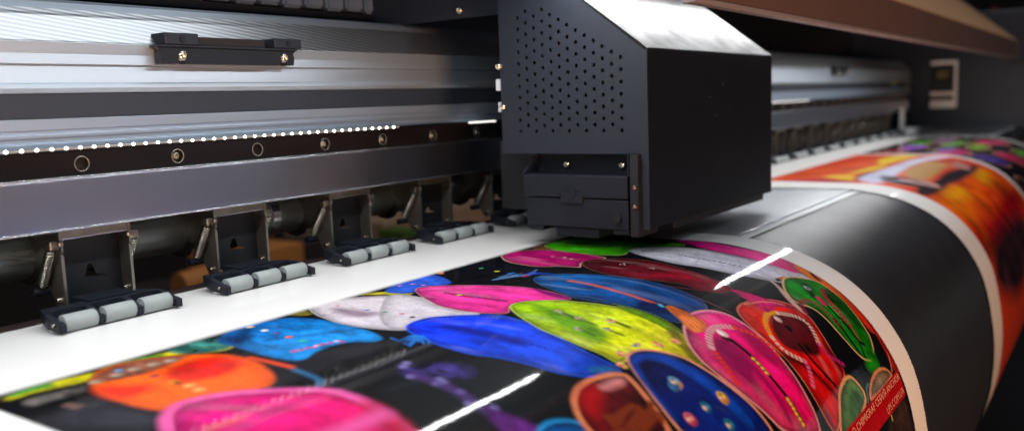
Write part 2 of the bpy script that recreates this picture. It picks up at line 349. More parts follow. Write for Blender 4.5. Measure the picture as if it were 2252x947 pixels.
bm = bmesh.new(); B(bm, .545, .575, .2790, .2852, .012, .0700); crl(from_bm('module_side', bm, BLACK, None))
def scr(name, c, ax, r, hgt, m): crl(screw(name, c, ax, r, hgt, m, None))
for y in (.3020, .3495): scr('brass_screw', (.5668, y, .0605), (-1, -.1, .3), .0031, .0036, SCREW)
for z in (.0470, .0335): scr('copper_screw', (.5448, .2815, z), (-1, 0, 0), .0016, .0016, COPPER)
for y, z in ((.3980, .1365), (.3955, .1055)): scr('edge_screw', (.5500, y, z), (-1, .3, .1), .0027, .0034, SCREW)
# arm reaching back over the beam, with its screw and the silver clip
bm = bmesh.new(); B(bm, .570, .5716, .3982, .658, .1785, .30); crl(from_bm('carriage_arm', bm, HEADM, None))
scr('arm_screw', (.5698, .4500, .1845), (-1, 0, .2), .0031, .0036, SCREW)
bm = bmesh.new(); B(bm, .552, .5545, .398, .4040, .1185, .1275); B(bm, .552, .5545, .398, .4025, .1020, .1095); B(bm, .553, .5545, .398, .4000, .1020, .1275); crl(from_bm('silver_clip', bm, WHITEP, None, bevel=.0003))

# ---------------------------------------------------------------- cable chain
CH = thing('cable_chain', 'row of dark grey plastic cable chain links lying behind the silver beam', 'cable chain', (.2, .56, .19))
bm = bmesh.new(); B(bm, -.0099, .0099, -.012, .012, .0, .032)
bmesh.ops.bevel(bm, geom=list(bm.edges), offset=.0022, segments=2, affect='EDGES')
B(bm, -.0118, -.0095, .001, .01, .004, .028)
lk = from_bm('chain_link', bm, mat('chain_plastic', (.11, .16, .26), .5, 0, .2, 80), CH)
lk.location = (.4810 - .2, 0, .0)
for i in range(-17, 6):
    if i == 0: continue
    c = lk.copy(); C.objects.link(c); c.parent = CH; c.location = (.281 + .0228 * i, 0, (.0012 if i % 2 else 0) + .0001 * i)
box('chain_tray', -.45, .415, -.014, .05, -.006, -.0012, BLACK, CH)

# ---------------------------------------------------------------- black sensor bracket on the beam (and its far twin)
def sensor_bracket(x, label, cat):
    t = thing('clamp_bracket', label, cat, (x, .486, .1395), 'black clamp brackets screwed to the beam')
    o = -.1395
    out = [(-.0530, .1402), (-.0415, .1402), (-.0410, .1425), (-.0372, .1425), (-.0368, .1402), (.0380, .1402), (.0384, .1422), (.0424, .1422), (.0428, .1402), (.0495, .1402), (.0505, .1455), (.0495, .1480), (.0520, .1500), (-.0555, .1500), (-.0525, .1480)]
    bm = bmesh.new()
    a = [bm.verts.new((u, -.0012, z + o)) for u, z in out]; b = [bm.verts.new((u, -.0075, z + o)) for u, z in out]; n = len(out)
    for i in range(n): bm.faces.new((a[i], a[(i + 1) % n], b[(i + 1) % n], b[i]))
    tri(bm, [bm.faces.new(a), bm.faces.new(b[::-1])])
    from_bm('bracket_base', bm, PLAST, t)
    bm = bmesh.new(); B(bm, -.0555, .0522, -.0092, .0, .1501 + o, .1513 + o); from_bm('bracket_lip', bm, HEADM, t, bevel=.0004)
    for u0, u1, z1 in ((-.0500, -.0262, .1588), (.0330, .0570, .1582)):
        bm = bmesh.new(); B(bm, u0, u1, -.0085, .010, .1514 + o, z1 + o); bk = from_bm('bracket_block', bm, HEADM, t, bevel=.0009)
        bm = bmesh.new(); tube(bm, [((u0 + u1) / 2, -.0083, .1550 + o), ((u0 + u1) / 2, -.0089, .1550 + o)], .0021, 16); tube(bm, [((u0 + u1) / 2, -.0088, .1550 + o), ((u0 + u1) / 2, -.0091, .1550 + o)], .0014, 16); from_bm('block_plug', bm, PLAST, bk)
    bm = bmesh.new(); B(bm, -.0238, .0285, -.004, .010, .1514 + o, .1572 + o); from_bm('glass_window', bm, mat('dark_glass', (.03, .028, .03), .15), t, bevel=.0004)
    for u in (-.0390, .0405): screw('bracket_screw', (u, -.0074, .1450 + o), (0, -1, 0), .0032, .0030, SCREW, t)
    return t
sensor_bracket(.3665, 'black clamp bracket with two brass screws on the silver beam at upper left', 'bracket')
sensor_bracket(1.840, 'small blurred black clamp bracket on the silver beam right of the carriage', 'bracket')

# ---------------------------------------------------------------- pinch roller units
def make_unit(label):
    t = thing('pinch_roller_unit', label, 'roller unit', (.3165, .476, 0), 'pinch roller units in a row under the beam')
    ox, oy = .3165, .476
    def L(x, y, z): return (x - 0, y - oy, z)
    # holder comb (x local from block's left end)
    pts = [(0, .476), (0, .448), (.0012, .4372), (.0040, .4372), (.0040, .4535)]
    def bay(x0, x1):
        yb_ = .4562; r = .0032; out = [(x0, yb_ - r)]
        for k in range(1, 6): an = math.pi / 2 * k / 5; out.append((x0 + r - r * math.cos(an), yb_ - r + r * math.sin(an)))
        for k in range(0, 6): an = math.pi / 2 * k / 5; out.append((x1 - r + r * math.sin(an), yb_ - r + r * math.cos(an)))
        return out
    pts = [(.0050, .4665), (.0010, .4520), (.0010, .4400), (.0018, .4380), (.0040, .4380)] + bay(.0041, .0226) + [(.0226, .4400), (.0258, .4400)] + bay(.0260, .0444) + [(.0444, .4400), (.0478, .4400)] + bay(.0480, .0662) + [(.0664, .4370), (.0700, .4370), (.0702, .4470), (.0695, .4540), (.0675, .4600), (.0620, .4665)]
    bm = bmesh.new()
    def zt(y): return .0056 + min(1, max(0, (y - .442) / .012)) * .0038 + max(0, y - .454) * .03
    def zb(y): return .0012 + max(0, (y - .445)) * .10
    a = [bm.verts.new(L(x, y, .01)) for x, y in pts]; b = [bm.verts.new(L(x, y, 0)) for x, y in pts]; n = len(pts)
    for i in range(n): bm.faces.new((a[i], a[(i + 1) % n], b[(i + 1) % n], b[i]))
    tri(bm, [bm.faces.new(a), bm.faces.new(b[::-1])])
    for v in a: v.co.z = zt(v.co.y + oy)
    for v in b: v.co.z = zb(v.co.y + oy)
    for x0, x1 in ((.0041, .0226), (.0260, .0444), (.0480, .0662)):   # raised rim round each bay
        tube(bm, [L(x, y + .0004, zt(y) + .0001) for x, y in bay(x0, x1)], .0005, 6)
    B(bm, .0285, .0560, .4600 - oy, .4790 - oy, .0050, .0106)
    h_ = from_bm('roller_holder', bm, PLAST, t)
    for x0, x1 in ((.0046, .0221), (.0265, .0440), (.0485, .0660)):
        bm = bmesh.new(); yc, zc, r = .4440, .0048, .0047
        tube(bm, [L(x0, yc, zc), L(x0 + .0004, yc, zc), L(x1 - .0004, yc, zc), L(x1, yc, zc)], [r - .0004, r, r, r - .0004], 28)
        ro = from_bm('roller', bm, RUBBER, h_, smooth=True); ro.data.polygons[-1].use_smooth = ro.data.polygons[-2].use_smooth = False
        md = ro.modifiers.new('edge', 'EDGE_SPLIT'); md.split_angle = math.radians(50)
        bm = bmesh.new(); tube(bm, [L(x0 - .0012, yc, zc), L(x1 + .0012, yc, zc)], .0022, 16); from_bm('roller_core', bm, mat_core, ro)
    bm = bmesh.new(); tube(bm, [L(-.0003, .4440, .0048), L(.0705, .4440, .0048)], .0009, 10); from_bm('axle', bm, SPRING, h_)
    # bracket: two side plates and the bridge flange
    side = [(.4800, .0492), (.4800, .0400), (.4785, .0388), (.4785, .0362), (.4800, .0350), (.4812, .0066), (.4850, .0040), (.4900, .0052), (.4935, .0120), (.5000, .0205), (.5060, .0205), (.5100, .0160), (.5180, .0135), (.5280, .0150), (.5360, .0215), (.5400, .0320), (.5400, .0492)]
    for xs, nm in ((.0268, 0), (.0672, 1)):
        bm = bmesh.new(); prism(bm, [(y - oy, z) for y, z in side], xs - .0013, xs)
        from_bm('side_plate', bm, [ZINCD], t, bevel=.0003)
        bm = bmesh.new(); B(bm, xs - .0015, xs + .0002, .4790 - oy, .4799 - oy, .0405, .0490); B(bm, xs - .0015, xs + .0002, .4790 - oy, .4803 - oy, .0070, .0345); from_bm('plate_edge', bm, ZINC, t)
        bm = bmesh.new(); B(bm, *((xs - .0068, xs - .0013) if nm == 0 else (xs, xs + .0056)), .4795 - oy, .4845 - oy, .0378, .0428); B(bm, xs - .0030, xs - .0001, .4770 - oy, .4790 - oy, .0395, .0425); from_bm('spring_tab', bm, ZINC, t, bevel=.0008)
        # the coil spring hooked between tab and lever
        sxx = xs - .0052 if nm == 0 else xs + .0036; p0 = Vector(L(sxx, .4815, .0385)); p1 = Vector(L(sxx, .4955, .0160)); d = p1 - p0; dn = d.normalized(); u = dn.orthogonal().normalized(); v = dn.cross(u)
        bm = bmesh.new(); hp = []; N = 16
        for k in range(N * 9 + 1):
            f = k / (N * 9); rr = .0024 * min(1, .35 + f * 9, .35 + (1 - f) * 9); an = 2 * math.pi * k / 9
            hp.append(p0 + d * f + (u * math.cos(an) + v * math.sin(an)) * rr)
        tube(bm, [p0 - dn * .003 + u * .001, p0 - dn * .001] + hp + [p1 + dn * .001, p1 + dn * .003], .00055, 6)
        from_bm('spring', bm, SPRING, t, smooth=True)
        bm = bmesh.new(); tube(bm, [L(xs - .0010, .4855, .0088), L(xs - .0032, .4855, .0088)], [.0017, .0012], 12); from_bm('pivot_pin', bm, SCREW, t)
    bm = bmesh.new(); B(bm, .0269, .0658, .4795 - oy, .4807 - oy, .0437, .0490); from_bm('bridge_flange', bm, ZINC, t, bevel=.0002)
    bm = bmesh.new(); B(bm, .0269, .0658, .4795 - oy, .4801 - oy, .0428, .0436); from_bm('flange_edge', bm, EDGE, t)
    bm = bmesh.new(); tube(bm, [L(.0165, .4965, .0135), L(.0600, .4965, .0135)], .0024, 12); from_bm('lever_bar', bm, PLAST, t)
    # black guard between the plates, with a cut-out
    bm = bmesh.new(); o1 = [(.0270, .0425), (.0657, .0425), (.0657, .0060), (.0270, .0060)]
    hole = [(.0455, .0255), (.0480, .0255), (.0500, .0195), (.0570, .0172), (.0500, .0178), (.0430, .0185)]
    cu = bpy.data.curves.new('g', 'CURVE'); cu.dimensions = '2D'; cu.fill_mode = 'BOTH'; cu.extrude = .0004
    for P_ in (o1, hole):
        s = cu.splines.new('POLY'); s.points.add(len(P_) - 1); s.use_cyclic_u = True
        for p, q in zip(s.points, P_): p.co = (q[0], q[1], 0, 1)
    tmp = bpy.data.objects.new('tmp', cu); C.objects.link(tmp); me = bpy.data.meshes.new_from_object(tmp.evaluated_get(bpy.context.evaluated_depsgraph_get())); bpy.data.objects.remove(tmp); bm.free()
    for v in me.vertices: a_, b_, t_ = v.co; v.co = (a_, .4900 - oy + t_, b_)
    me.materials.clear(); link('guard', me, BLACK, t)
    return t
mat_core = mat('lilac_core_plastic', (.22, .22, .26), .4)
def copy_tree(o, parent=None):
    c = o.copy(); C.objects.link(c)
    if parent is not None: c.parent = parent
    for ch in o.children: copy_tree(ch, c)
    return c
names = {0: 'grey pinch roller unit nearest the camera at far left, largest of the row',
         1: 'second pinch roller unit from the left, an orange shape glowing behind its spring',
         2: 'third pinch roller unit from the left, just right of the silver shaft collar',
         3: 'fourth pinch roller unit from the left, last one fully in view before the carriage',
         4: 'fifth pinch roller unit from the left, half hidden by the black end module'}
ordn = ['first', 'second', 'third', 'fourth', 'fifth', 'sixth', 'seventh', 'eighth', 'ninth', 'tenth']
U0 = make_unit(names[1])
for k in range(0, 21):
    if k == 1: continue
    if 6 <= k <= 10: continue            # never seen: they stand behind the carriage
    if k in names: lb = names[k]
    elif k == 5: lb = 'pinch roller unit standing in the shadow right behind the black end module'
    else: lb = '%s blurred pinch roller unit counted from the right side of the carriage' % ordn[k - 11]
    u = copy_tree(U0); u.location = (.3165 + .1 * (k - 1), .476, 0); u['label'] = lb

# ---------------------------------------------------------------- printed sheets
ART=[
('p',[[153.3,112.3],[170.4,108.2],[185.5,110.4],[200.3,114.9],[221.4,111.0],[238.3,116.0],[256.1,113.7],[258.5,125.5],[243.2,138.4],[225.9,119.3],[200.3,114.9],[183.7,122.9],[166.2,116.6],[153.7,117.7]],(225,215,30),{'soft':1.5,'n':0.3}),
('p',[[156.2,110.6],[170.4,108.2],[173.9,110.5],[174.3,116.2],[167.5,114.0],[156.6,114.6]],(90,190,70),{'soft':1}),
('p',[[196.9,108.6],[213.3,108.7],[225.0,114.5],[220.4,118.7],[208.9,115.9],[196.4,112.4]],(70,190,60),{'soft':1}),
('p',[[229.9,107.1],[255.0,107.7],[254.8,125.9],[245.2,135.7],[230.3,127.5],[226.9,114.7]],(60,120,110),{'soft':1.5,'n':0.6}),
('p',[[156.1,121.9],[170.3,123.8],[182.3,125.5],[176.4,134.7],[165.3,133.6],[153.5,134.8]],(110,105,100),{'soft':1.5,'n':0.6}),
('p',[[303.5,104.5],[317.2,107.5],[311.5,120.1],[304.5,115.7]],(150,140,40),{'soft':0.6,'n':0.5}),
('p',[[356.5,106.5],[370.6,111.7],[377.8,135.9],[369.0,131.8],[362.5,116.4]],(200,190,50),{'soft':0.6,'n':0.3}),
('p',[[374.9,111.3],[399.3,101.7],[419.3,101.1],[425.6,111.1],[410.6,136.4],[400.3,137.7],[388.6,128.0],[374.8,134.8],[368.9,118.7]],(55,100,205),{'n':0.25,'soft':0.6}),
('p',[[368.6,115.4],[370.9,124.1],[373.4,136.0],[369.1,136.4],[364.4,123.0]],(190,190,60),{'soft':0.5}),
('d',[[395.6,115.9],[396.0,124.2],[388.0,112.1]],(215,140,180),{'r':1.41}),
('p',[[427.6,106.5],[437.3,104.2],[434.1,111.7],[426.9,113.8]],(230,150,110),{'soft':0.5}),
('p',[[533.8,106.4],[553.9,109.4],[539.4,126.9],[524.5,128.6]],(120,80,60),{'soft':0.6,'n':0.5}),
('p',[[499.8,106.9],[515.3,102.9],[529.2,115.6],[536.3,136.7],[529.8,163.4],[522.4,185.6],[510.1,174.8],[497.9,175.8],[484.6,184.6],[483.7,169.5],[475.4,157.1],[476.9,141.5],[482.0,124.7]],(196,22,122),{'rim':((235,180,150),0.8),'n':0.18,'g':[[512.4,100.9],[489.8,186.7],(150,8,80)]}),
('l',[[516.9,115.9],[513.8,131.7],[511.7,144.6],[510.1,162.3]],(50,10,40),{'w':1.12}),
('d',[[511.7,144.6],[512.2,154.5],[509.7,161.6]],(220,200,190),{'r':1.3}),
('p',[[551.2,111.1],[573.5,109.3],[586.1,122.4],[588.5,139.4],[592.1,159.2],[595.7,184.1],[598.6,206.7],[586.7,212.0],[574.5,190.8],[558.3,182.5],[536.1,188.8],[530.5,174.0],[531.3,153.2],[533.3,134.7],[541.9,120.3]],(88,210,14),{'rim':((210,200,110),0.6),'n':0.2,'g':[[571.6,110.5],[542.6,192.5],(40,130,10)]}),
('l',[[567.0,121.6],[570.2,139.9],[570.6,151.4],[571.7,164.3]],(70,90,30),{'w':1.25}),
('d',[[572.5,134.5],[571.0,152.2],[571.0,162.7],[577.8,125.3]],(60,150,190),{'r':1.09}),
('p',[[588.2,159.1],[587.7,180.7],[588.2,198.6],[577.3,199.8],[565.8,183.7],[536.8,186.5]],(60,170,15),{'soft':0.6,'n':0.3}),
('p',[[612.9,163.9],[620.1,181.2],[611.7,191.6],[589.9,197.0],[587.7,180.7]],(70,12,25),{'soft':0.8,'n':0.3}),
('p',[[555.1,181.5],[564.0,181.5],[571.8,187.0],[577.0,193.8],[582.1,206.8],[583.9,217.3],[581.5,236.7],[584.4,257.2],[589.1,276.7],[598.3,291.5],[604.1,300.5],[606.3,307.3],[586.4,306.5],[568.7,298.0],[550.8,283.7],[536.5,266.1],[532.9,250.1],[525.7,232.7],[531.7,215.7],[540.8,200.3],[548.4,188.9]],(205,205,214),{'rim':((215,215,225),0.5),'fold':0.35,'n':0.1,'g':[[562.2,185.6],[568.5,270.1],(190,185,200)]}),
('l',[[555.0,189.3],[549.0,199.9],[542.1,207.8]],(176,176,190),{'w':0.52,'soft':1.2}),
('l',[[576.8,209.2],[551.5,224.4],[531.0,234.4]],(176,176,190),{'w':0.52,'soft':1.2}),
('l',[[579.9,225.7],[555.0,236.4],[532.2,243.6]],(176,176,190),{'w':0.52,'soft':1.2}),
('l',[[576.7,238.7],[560.6,250.3],[543.2,259.4]],(176,176,190),{'w':0.52,'soft':1.2}),
('l',[[577.2,256.4],[561.7,264.7],[546.8,270.2]],(176,176,190),{'w':0.52,'soft':1.2}),
('l',[[556.4,192.4],[559.0,206.3],[556.5,217.0],[553.1,230.8],[553.1,238.0],[556.3,247.2],[558.2,256.8],[560.7,266.2]],(35,30,40),{'w':1.65,'dash':1.82}),
('p',[[620.9,180.8],[617.6,188.9],[617.9,206.3],[609.2,232.9],[610.7,247.2],[617.3,266.7],[617.4,278.4],[609.8,285.4],[598.3,294.4],[593.3,289.5],[592.0,282.8],[586.6,270.5],[586.4,252.8],[583.4,236.0],[584.5,228.2],[591.7,217.6],[605.4,200.0],[613.7,186.7]],(190,6,130),{'n':0.18,'g':[[616.5,191.0],[607.9,270.0],(235,20,130)]}),
('p',[[604.8,272.2],[614.9,275.9],[615.5,283.1],[607.3,288.8],[601.1,294.5],[596.8,289.5],[595.1,282.8],[593.5,276.2]],(228,12,130),{'n':0.15}),
('p',[[615.5,283.1],[615.1,290.6],[614.4,300.5],[614.4,310.4],[613.3,321.8],[613.8,339.2],[612.9,354.1],[614.3,359.1],[604.5,356.4],[603.0,347.6],[603.1,338.4],[604.5,330.1],[606.2,324.2],[605.8,316.4],[604.7,309.0],[600.7,302.8],[601.1,295.2],[606.3,288.4]],(238,130,8),{'n':0.15,'g':[[612.4,295.2],[601.5,334.5],(215,45,8)]}),
('p',[[615.5,294.9],[615.4,297.8],[611.8,302.9],[608.7,309.2],[606.7,306.1],[607.3,301.4]],(60,25,15),{'soft':0.5}),
('p',[[613.0,346.5],[613.5,352.5],[614.6,357.5],[613.8,364.7],[614.8,374.9],[614.1,385.2],[613.7,387.6],[602.4,383.5],[606.1,372.4],[609.1,359.7],[611.5,348.1]],(170,20,14),{'n':0.4,'soft':1}),
('l',[[609.4,372.5],[605.2,378.3],[599.6,383.1]],(200,150,110),{'w':1.12}),
('l',[[610.6,356.4],[607.8,365.8],[609.2,374.2]],(190,60,30),{'w':0.8}),
('p',[[500.0,174.6],[511.6,174.0],[522.4,185.6],[527.2,200.5],[524.5,218.7],[518.4,240.7],[515.8,262.4],[510.2,281.5],[495.4,278.6],[483.7,268.7],[485.6,255.6],[472.8,233.2],[470.2,222.2],[475.3,203.4],[486.9,185.8]],(70,8,20),{'rim':((150,80,70),0.5),'n':0.3,'g':[[510.4,183.5],[494.2,256.5],(112,12,30)]}),
('p',[[477.1,229.5],[494.5,233.3],[511.8,243.7],[509.2,257.5],[500.1,266.0],[491.6,250.1],[481.9,239.4]],(160,22,50),{'soft':1.5,'n':0.3}),
('d',[[505.7,202.4],[506.0,205.1],[503.3,225.0],[503.8,227.4],[509.3,202.7],[506.1,225.4]],(225,215,215),{'r':0.76}),
('p',[[435.5,105.7],[463.3,99.7],[472.7,106.3],[479.2,124.8],[473.5,151.1],[468.1,175.8],[444.4,170.8],[416.1,158.4],[412.5,140.2],[421.3,122.2]],(14,16,26),{'n':0.4}),
('l',[[446.1,164.5],[456.8,164.5]],(110,150,200),{'w':0.56,'soft':0.3}),
('l',[[427.0,154.7],[436.2,156.5]],(110,150,200),{'w':0.56,'soft':0.3}),
('l',[[447.7,167.1],[458.1,167.1]],(110,150,200),{'w':0.56,'soft':0.3}),
('l',[[431.7,154.7],[441.9,155.7]],(110,150,200),{'w':0.56,'soft':0.3}),
('l',[[434.7,152.5],[446.0,152.7]],(110,150,200),{'w':0.56,'soft':0.3}),
('l',[[440.3,161.2],[450.7,161.7]],(110,150,200),{'w':0.56,'soft':0.3}),
('l',[[444.3,164.1],[454.7,164.3]],(110,150,200),{'w':0.56,'soft':0.3}),
('l',[[436.6,154.0],[448.0,154.1]],(110,150,200),{'w':0.56,'soft':0.3}),
('l',[[428.6,156.6],[437.7,158.3]],(110,150,200),{'w':0.56,'soft':0.3}),
('l',[[438.7,157.1],[449.7,157.3]],(110,150,200),{'w':0.56,'soft':0.3}),
('l',[[441.2,158.9],[452.3,159.0]],(110,150,200),{'w':0.56,'soft':0.3}),
('l',[[437.2,157.9],[447.7,158.4]],(110,150,200),{'w':0.56,'soft':0.3}),
('l',[[437.1,158.7],[447.3,159.3]],(110,150,200),{'w':0.56,'soft':0.3}),
('l',[[431.3,155.7],[441.1,156.9]],(110,150,200),{'w':0.56,'soft':0.3}),
('l',[[427.2,153.6],[436.8,155.2]],(110,150,200),{'w':0.56,'soft':0.3}),
('l',[[454.7,162.7],[467.7,161.0]],(110,150,200),{'w':0.56,'soft':0.3}),
('l',[[435.3,156.2],[445.9,156.8]],(110,150,200),{'w':0.56,'soft':0.3}),
('l',[[437.3,160.1],[447.2,160.9]],(110,150,200),{'w':0.56,'soft':0.3}),
('l',[[429.4,154.5],[439.2,155.8]],(110,150,200),{'w':0.56,'soft':0.3}),
('l',[[441.5,162.2],[451.8,162.6]],(110,150,200),{'w':0.56,'soft':0.3}),
('l',[[448.2,165.1],[459.2,164.8]],(110,150,200),{'w':0.56,'soft':0.3}),
('l',[[428.8,154.4],[438.5,155.8]],(110,150,200),{'w':0.56,'soft':0.3}),
('l',[[453.5,163.2],[466.2,161.8]],(110,150,200),{'w':0.56,'soft':0.3}),
('l',[[446.8,166.7],[457.2,166.8]],(110,150,200),{'w':0.56,'soft':0.3}),
('l',[[442.0,163.0],[452.2,163.4]],(110,150,200),{'w':0.56,'soft':0.3}),
('l',[[432.7,158.6],[442.1,159.9]],(110,150,200),{'w':0.56,'soft':0.3}),
('l',[[446.2,164.8],[460.7,161.6]],(20,70,190),{'w':0.75,'soft':0.3}),
('l',[[447.1,165.1],[460.6,163.7]],(20,70,190),{'w':0.75,'soft':0.3}),
('l',[[448.1,165.5],[460.5,165.8]],(20,70,190),{'w':0.75,'soft':0.3}),
('l',[[449.0,165.9],[460.5,168.0]],(20,70,190),{'w':0.75,'soft':0.3}),
('l',[[450.0,166.3],[460.4,170.1]],(20,70,190),{'w':0.75,'soft':0.3}),
('l',[[451.0,166.7],[460.3,172.2]],(20,70,190),{'w':0.75,'soft':0.3}),
('l',[[452.0,167.0],[460.3,174.3]],(20,70,190),{'w':0.75,'soft':0.3}),
('l',[[452.9,167.4],[460.2,176.4]],(20,70,190),{'w':0.75,'soft':0.3}),
('l',[[453.9,167.8],[460.2,178.5]],(20,70,190),{'w':0.75,'soft':0.3}),
('d',[[455.0,124.0],[451.4,139.9],[459.0,106.1]],(60,190,120),{'r':1.63}),
('d',[[451.4,139.9]],(230,210,40),{'r':1.85}),
('d',[[448.3,152.4],[451.0,153.1]],(40,140,220),{'r':1.63}),
('d',[[445.3,166.3],[449.4,165.0]],(190,20,70),{'r':1.63}),
('p',[[440.2,174.9],[454.5,172.6],[464.3,185.0],[470.3,206.2],[471.2,226.3],[473.4,243.6],[472.4,261.6],[470.6,274.4],[461.8,284.1],[440.6,287.9],[423.2,284.7],[415.7,269.3],[416.0,251.2],[411.0,239.8],[408.0,224.2],[418.2,205.8],[428.3,188.2]],(0,92,158),{'rim':((60,110,150),0.5),'n':0.22,'g':[[455.3,190.6],[448.1,277.4],(5,48,105)]}),
('l',[[446.0,199.5],[443.4,213.7],[438.3,231.8],[437.1,247.1],[435.8,259.3],[437.0,264.5]],(216,100,50),{'w':4.25,'dash':1.26}),
('p',[[430.9,252.6],[437.9,262.6],[446.6,277.4],[437.5,278.9],[424.7,271.8],[417.2,259.7]],(8,40,90),{'soft':2}),
('p',[[320.7,104.4],[330.8,98.7],[340.1,101.3],[352.3,109.3],[363.1,122.0],[370.8,137.7],[368.1,157.5],[348.0,182.4],[317.3,191.6],[308.6,186.7],[304.5,171.1],[302.3,153.0],[308.0,129.8],[313.2,115.9]],(214,204,208),{'n':0.08,'rim':((215,205,205),0.6),'fold':0.3,'g':[[333.8,104.9],[312.8,182.9],(196,186,196)]}),
('p',[[367.6,120.0],[372.2,138.9],[361.9,156.3],[355.1,181.3],[355.4,203.8],[343.4,190.8],[327.9,181.1],[310.5,186.0],[307.9,176.3],[326.4,152.4]],(205,196,202),{'n':0.08,'soft':0.6}),
('p',[[328.1,114.1],[330.5,138.6],[329.0,154.4],[315.6,146.4],[319.5,126.4]],(150,130,145),{'soft':4}),
('d',[[331.8,116.4]],(225,110,100),{'r':1.3}),
('d',[[331.6,128.0]],(200,190,70),{'r':1.3}),
('d',[[332.3,139.1]],(40,110,190),{'r':1.3}),
('d',[[333.4,150.9]],(50,140,90),{'r':1.5}),
('d',[[334.5,162.4]],(210,90,100),{'r':1.5}),
('d',[[331.7,172.4]],(50,50,60),{'r':1.7}),
('p',[[381.9,128.5],[392.1,125.0],[404.8,141.0],[413.4,160.4],[419.3,181.2],[417.4,198.5],[411.5,216.1],[405.4,227.2],[393.7,214.0],[385.9,204.3],[374.1,204.3],[361.3,214.3],[355.8,203.5],[353.9,186.9],[357.2,168.5],[369.5,146.4]],(222,66,150),{'rim':((205,120,140),0.7),'n':0.15,'g':[[391.6,134.3],[373.7,212.6],(205,40,125)]}),
('p',[[420.6,186.8],[415.0,203.2],[409.7,218.7],[405.8,226.2],[404.1,216.2],[410.2,200.1]],(150,20,120),{'soft':0.8}),
('l',[[385.6,149.9],[383.2,165.2],[384.3,179.0],[383.7,195.1]],(120,30,70),{'w':2.5,'soft':1.2}),
('d',[[387.2,147.7]],(170,110,150),{'r':1.74}),
('d',[[384.2,161.9]],(190,200,80),{'r':1.74}),
('d',[[385.0,173.9]],(170,60,170),{'r':1.74}),
('d',[[382.9,191.1],[383.7,195.1]],(160,40,110),{'r':1.74}),
('p',[[315.5,181.5],[325.5,178.5],[337.2,180.7],[348.4,194.3],[356.9,210.0],[354.1,226.2],[350.5,242.2],[345.0,258.8],[343.2,268.8],[343.0,279.0],[345.1,289.0],[342.2,291.9],[334.0,290.5],[321.6,285.7],[312.6,276.9],[309.5,269.3],[306.4,259.2],[302.1,247.5],[296.7,239.0],[295.8,222.8],[303.2,202.7],[308.1,190.4]],(12,58,228),{'n':0.2,'rim':((20,90,240),1),'g':[[337.8,195.3],[326.7,276.4],(20,70,205)]}),
('p',[[325.3,190.8],[329.8,209.0],[328.7,230.5],[328.5,250.4],[321.9,248.5],[319.6,230.5],[320.4,209.4]],(8,36,150),{'soft':3}),
('l',[[322.2,190.5],[323.8,206.7],[323.8,227.4],[326.7,245.2],[329.6,258.5]],(10,30,130),{'w':1.25,'dash':1.84}),
('p',[[329.9,279.4],[344.9,287.9],[342.6,291.7],[330.8,287.4],[326.4,282.8]],(40,120,190),{'soft':1,'n':0.4}),
('l',[[304.2,196.1],[293.2,198.9],[295.9,190.6]],(50,130,215),{'w':1.0,'soft':0.4}),
('l',[[304.6,196.9],[292.0,203.1],[293.7,196.6]],(50,130,215),{'w':1.0,'soft':0.4}),
('l',[[305.0,197.7],[290.8,207.2],[291.7,202.5]],(50,130,215),{'w':1.0,'soft':0.4}),
('l',[[305.4,198.4],[296.5,205.2],[289.6,208.2]],(50,130,215),{'w':1.0,'soft':0.4}),
('l',[[305.8,199.2],[295.3,209.3],[301.6,201.5]],(50,130,215),{'w':1.0,'soft':0.4}),
('l',[[306.2,200.0],[294.1,213.4],[299.4,207.4]],(50,130,215),{'w':1.0,'soft':0.4}),
('l',[[306.7,200.8],[299.9,211.4],[297.3,213.1]],(50,130,215),{'w':1.0,'soft':0.4}),
('p',[[376.2,202.7],[387.2,203.3],[397.1,214.7],[403.1,230.1],[409.7,244.8],[415.3,258.5],[415.8,272.0],[413.9,285.3],[409.6,299.6],[398.7,310.5],[387.9,310.3],[381.5,302.8],[369.6,293.3],[364.0,286.0],[350.3,288.6],[346.7,285.6],[347.6,277.5],[345.9,268.4],[346.6,255.3],[348.2,241.1],[356.9,224.3],[367.9,210.1]],(160,202,10),{'rim':((190,210,80),0.9),'n':0.28,'g':[[376.5,218.0],[391.5,291.0],(206,200,20)]}),
('p',[[384.5,211.1],[383.6,229.2],[380.6,250.4],[370.8,269.3],[356.9,272.1],[355.1,257.8],[363.5,236.5]],(110,160,5),{'soft':4,'n':0.3}),
('p',[[414.5,246.4],[417.4,260.2],[417.9,276.5],[412.7,289.7],[406.3,289.0],[408.5,275.7],[408.1,259.6]],(120,160,0),{'soft':1,'n':0.4}),
('p',[[414.7,280.7],[409.8,291.5],[402.1,302.5],[397.1,312.9],[392.1,310.0],[395.9,298.9],[400.0,288.0]],(130,120,0),{'soft':2,'n':0.4}),
('l',[[378.2,238.1],[376.5,248.8]],(70,100,0),{'w':2.5,'soft':1.2}),
('d',[[378.2,238.1],[377.6,240.2],[378.3,236.4]],(150,150,120),{'r':1.41}),
('l',[[390.2,259.1],[389.5,268.8]],(70,100,0),{'w':2.5,'soft':1.2}),
('d',[[390.2,259.1],[389.5,261.1],[390.3,257.4]],(150,150,120),{'r':1.41}),
('l',[[379.7,232.3],[377.4,243.5]],(70,100,0),{'w':2.5,'soft':1.2}),
('d',[[379.7,232.3],[378.5,234.8],[380.2,230.4]],(150,150,120),{'r':1.41}),
('l',[[378.3,246.4],[376.6,256.8]],(70,100,0),{'w':2.5,'soft':1.2}),
('d',[[378.3,246.4],[377.6,248.4],[378.3,244.7]],(150,150,120),{'r':1.41}),
('l',[[364.7,253.9],[363.3,263.8]],(70,100,0),{'w':2.5,'soft':1.2}),
('d',[[364.7,253.9],[364.1,255.8],[364.7,252.3]],(150,150,120),{'r':1.41}),
